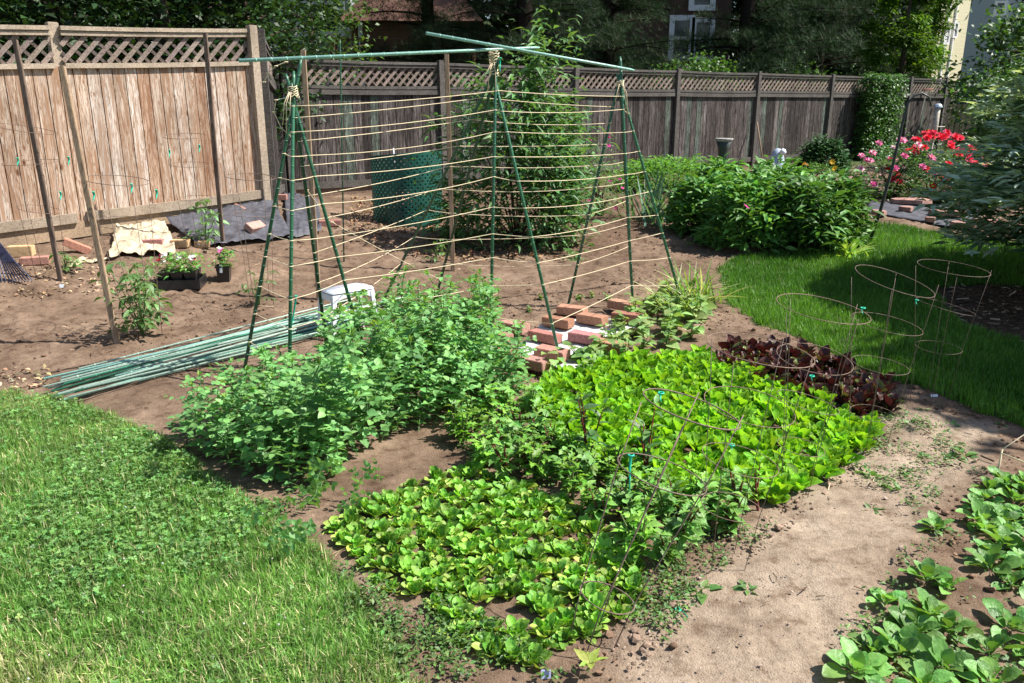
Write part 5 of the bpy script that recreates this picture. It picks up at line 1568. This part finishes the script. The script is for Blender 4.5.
put(pines, [(PX(520, 18.5), 18.5, 1.0, 0), (PX(606, 22), 22, .85, 1), (PX(432, 19.5), 19.5, .9, 2), (PX(745, 23), 23, 1.1, 3), (PX(815, 26), 26, 1.0, 4), (PX(600, 25), 25, 1.1, 5)], 'dark pines behind the long fence',
    ['dark pine standing behind the tall shrub above the fence', 'dark pine rising behind the right tepee', 'dark pine right of the brown house', 'dark pine with its trunk above the middle of the long fence', 'dark pine left of the bright cone-shaped evergreen', 'dark pine further back behind the right tepee pine'])
# arborvitae
o = tree_mesh(11, 4.9, 1.15, 30000, .15, (.095, .20, .02), .02, DIAMN, M_soft, 'arborvitae', 4, False, .13)
put([o], [(PX(898, 24), 24, 1.0, 0)], None, ['bright green rounded cone-shaped evergreen behind the fence'])
# hedge behind the left fence
hd = [tree_mesh(21 + q, 3.3, 1.15, 5200, .10, (.024, .062, .016), .25, DIAM, M_gloss, 'hedge_shrub', 8) for q in range(2)]
hs = [(-6.0, 8.6, 1.05, 0), (-5.0, 9.6, 1.0, 1), (-4.1, 10.4, 1.1, 2), (-3.4, 11.2, 1.0, 3), (-7.1, 9.0, 1.2, 4), (-5.6, 11.3, 1.25, 5)]
put(hd, hs, 'dark hedge shrubs behind the pale fence', 'dark glossy hedge shrub crowding over the left fence', 'shrub')
# light leafy tree over the fence corner
o = tree_mesh(31, 4.2, 1.1, 2600, .12, (.07, .15, .025), .35, DIAM, M_leaf, 'young_tree', 10, clump=.2)
put([o], [(PX(315, 14.8), 14.8, .85, 0)], None, ['young leafy tree standing behind the fence corner by the pale window'])
o = tree_mesh(35, 5.2, 1.6, 9000, .16, (.07, .15, .035), .45, DIAM, M_leaf, 'added_shade_tree', 10)  # unseen tree, added out of frame to cast shade on the back lawn
put([o], [(6.9, 4.35, .95, 0)], None, ['unseen leafy tree added past the right edge to shade the lawn'])
# understory shrubs behind long fence
us_ = [tree_mesh(41 + q, 2.5, 1.3, 4200, .12, (.06, .14, .03), .1, DIAM, M_leaf, 'understory_shrub', 5) for q in range(2)]
put(us_, [(PX(695, 19), 19, .85, 0), (PX(792, 22), 22, .85, 1), (PX(950, 27), 27, .75, 2), (PX(1006, 20), 20, .85, 3), (PX(1040, 16), 16, 1.15, 4), (PX(1022, 25), 25, 1.2, 5)], 'leafy shrubs over the long fence',
    ['leafy shrub below the brick house window just over the fence', 'leafy shrub over the fence left of the ivy column', 'leafy shrub behind the bird feeder', 'mid green shrub between the feeder and the silvery tree', 'leafy shrub behind the silvery tree at the right edge', 'tall leafy shrub in front of the cream house'], 'shrub')
# tall background trees
bt = [tree_mesh(51 + q, 12, 3.8, 7000, .42, (.03, .065, .02), .08, DIAM, M_dark, 'leafy_tree', 8) for q in range(3)]
sp = []
for k, (px, D) in enumerate([(120, 24), (250, 30), (330, 36), (420, 38), (500, 33), (580, 38), (660, 40), (740, 34), (800, 38), (850, 44), (1125, 34), (1120, 28), (-40, 22), (30, 17), (200, 17), (1060, 56), (820, 33), (1040, 62), (930, 75), (350, 50), (620, 50), (1120, 40), (480, 45)]):
    sp.append((PX(px, D), D, 1.0 + .25 * math.sin(k * 1.7), k))
put(bt, sp, 'dark trees filling the background', 'large dark leafy tree in the wood closing the background')

# ------------------------------------------------------------------ houses
def sidingmat(name, col, sc=1 / .18, amp=.75):
    m, nt, b = newmat(name)
    tc = N(nt, 'ShaderNodeTexCoord'); sp_ = N(nt, 'ShaderNodeSeparateXYZ'); nt.links.new(tc.outputs['Object'], sp_.inputs[0])
    mu = N(nt, 'ShaderNodeMath', operation='MULTIPLY'); mu.inputs[1].default_value = sc; nt.links.new(sp_.outputs[2], mu.inputs[0])
    fr = N(nt, 'ShaderNodeMath', operation='FRACT'); nt.links.new(mu.outputs[0], fr.inputs[0])
    c = ramp(nt, fr.outputs[0], [(0, tuple(x * amp for x in col)), (.12, col), (1, col)])
    nt.links.new(c, b.inputs['Base Color']); b.inputs['Roughness'].default_value = .7
    bump(nt, b, fr.outputs[0], .5, .03)
    return m
M_cream = sidingmat('cream_siding', (.74, .68, .46)); M_greysid = sidingmat('bluegrey_siding', (.36, .40, .46)); M_brown = sidingmat('brown_siding', (.15, .07, .045), 1 / .2, .5)
M_trim = plain('white_trim', (.78, .78, .80), .5, .4, 5, .04); M_glass = plain('dark_glass', (.03, .04, .05), .08, .6, 3, .3); M_roof = plain('brown_roof', (.11, .06, .045), .85, .2, 30, .4, .4)
M_brickw = plain('dark_brick_wall', (.10, .055, .045), .85, .2, 30, .35, .4); M_bluesh = plain('blue_trim', (.10, .12, .45), .5, .4)
def house(name, lb, D, px0, px1, z1, mat, windows, roof=None, depth=6, trims=(), rot=0):
    x0, x1 = PX(px0, D), PX(px1, D); cx = (x0 + x1) / 2
    root = thing(name, lb, 'house', (cx, D, .34), rot); hw = (x1 - x0) / 2
    S = Soup(); V, F = obox((0, depth / 2, z1 / 2), (1, 0, 0), (0, 1, 0), (0, 0, 1), hw, depth / 2, z1 / 2); S.add(V, F); S.build('wall', mat, root, False)
    for (wx0, wy0, wx1, wy1) in windows:
        a = W(wx0, wy0, D) - [cx, D, .34]; b = W(wx1, wy1, D) - [cx, D, .34]
        c = (a + b) / 2; w = abs(b[0] - a[0]) / 2; h = abs(a[2] - b[2]) / 2; t = min(.10, w * .25)
        S = Soup()
        for (ox, oz, sx, sz) in ((0, h, w + t, t), (0, -h, w + t, t), (-w, 0, t, h - t), (w, 0, t, h - t), (0, 0, w - t, t * .5)):
            V, F = obox((c[0] + ox, -.05, c[2] + oz), (1, 0, 0), (0, 1, 0), (0, 0, 1), sx, .05, sz); S.add(V, F)
        f = S.build('window', M_trim, root, False)
        S = Soup(); V, F = obox((c[0], -.012, c[2]), (1, 0, 0), (0, 1, 0), (0, 0, 1), w - t * .6, .01, h - t * .6); S.add(V, F); g_ = S.build('pane', M_glass, f, False)
    if roof:
        S = Soup(); e = .4; V = np.array([(-hw - e, -e, z1), (hw + e, -e, z1), (hw + e, depth + e, z1), (-hw - e, depth + e, z1), (-hw * .2, depth / 2, z1 + roof), (hw * .2, depth / 2, z1 + roof)])
        F = np.array([(0, 1, 5), (0, 5, 4), (2, 3, 4), (2, 4, 5), (1, 2, 5), (3, 0, 4), (0, 3, 2), (0, 2, 1)]); S.add(V, F); S.build('roof', M_roof, root, False)
    for (tx, w) in trims:
        a = W(tx, 20, D)[0] - cx; S = Soup(); V, F = obox((a, -.04, z1 / 2), (1, 0, 0), (0, 1, 0), (0, 0, 1), w, .04, z1 / 2 - .01); S.add(V, F); S.build('corner_trim', M_trim, root, False)
    return root
house('cream_house', 'cream sided house with white framed windows at top right', 40, 915, 970, 10, M_cream, [(953, 23, 958, 37), (936, 28, 943, 44)], 3, trims=((941, .06), (955, .04)), rot=.62)
house('white_house', 'small bluish white house end at the upper right between dark trees', 48, 992, 1012, 12, M_greysid, [(996, 2, 1003, 15)], 2)
house('grey_house', 'blue-grey house with white window behind the young tree', 26, 276, 352, 8, M_greysid, [(293, -30, 343, 35)], 2, trims=((350, .06),))
house('brick_house', 'dark brick house with white windows glimpsed between the pines', 31, 540, 725, 9, M_brickw, [(560, -4, 568, 15), (672, 18, 690, 58), (694, 20, 710, 58), (692, -14, 712, 8), (578, -8, 590, 10)], 3, depth=8)
hb = house('brown_house', 'low red-brown house with sloping shingle roof behind the fence', 24, 355, 470, 3.4, M_brown, [], 2.2, depth=7, trims=((360, .05),))
# deck railing
D = 21.5; x0, x1 = PX(335, D), PX(440, D)
root = thing('deck_railing', 'red-brown wooden deck railing in front of the brown house', 'railing', (x0, D, .34))
S = Soup()
L = x1 - x0
for k in range(26):
    V, F = obox((L * k / 25, 0, 2.35), (1, 0, 0), (0, 1, 0), (0, 0, 1), .03, .02, .42); S.add(V, F)
S.build('balusters', M_brown, root, False)
S = Soup(); V, F = obox((L / 2, 0, 2.79), (1, 0, 0), (0, 1, 0), (0, 0, 1), L / 2, .05, .03); S.add(V, F); V, F = obox((L / 2, 0, 1.88), (1, 0, 0), (0, 1, 0), (0, 0, 1), L / 2, .06, .06); S.add(V, F); S.build('rail', M_brown, root, False)
for k in (0, 1, 2):
    S = Soup(); V, F = obox((L * k / 2 + .001, .08, 1.4), (1, 0, 0), (0, 1, 0), (0, 0, 1), .05, .05, 1.45); S.add(V, F); S.build('post', M_brown, root, False)
print('total objects', len(bpy.data.objects), 'tris', sum(len(m.polygons) for m in bpy.data.meshes))
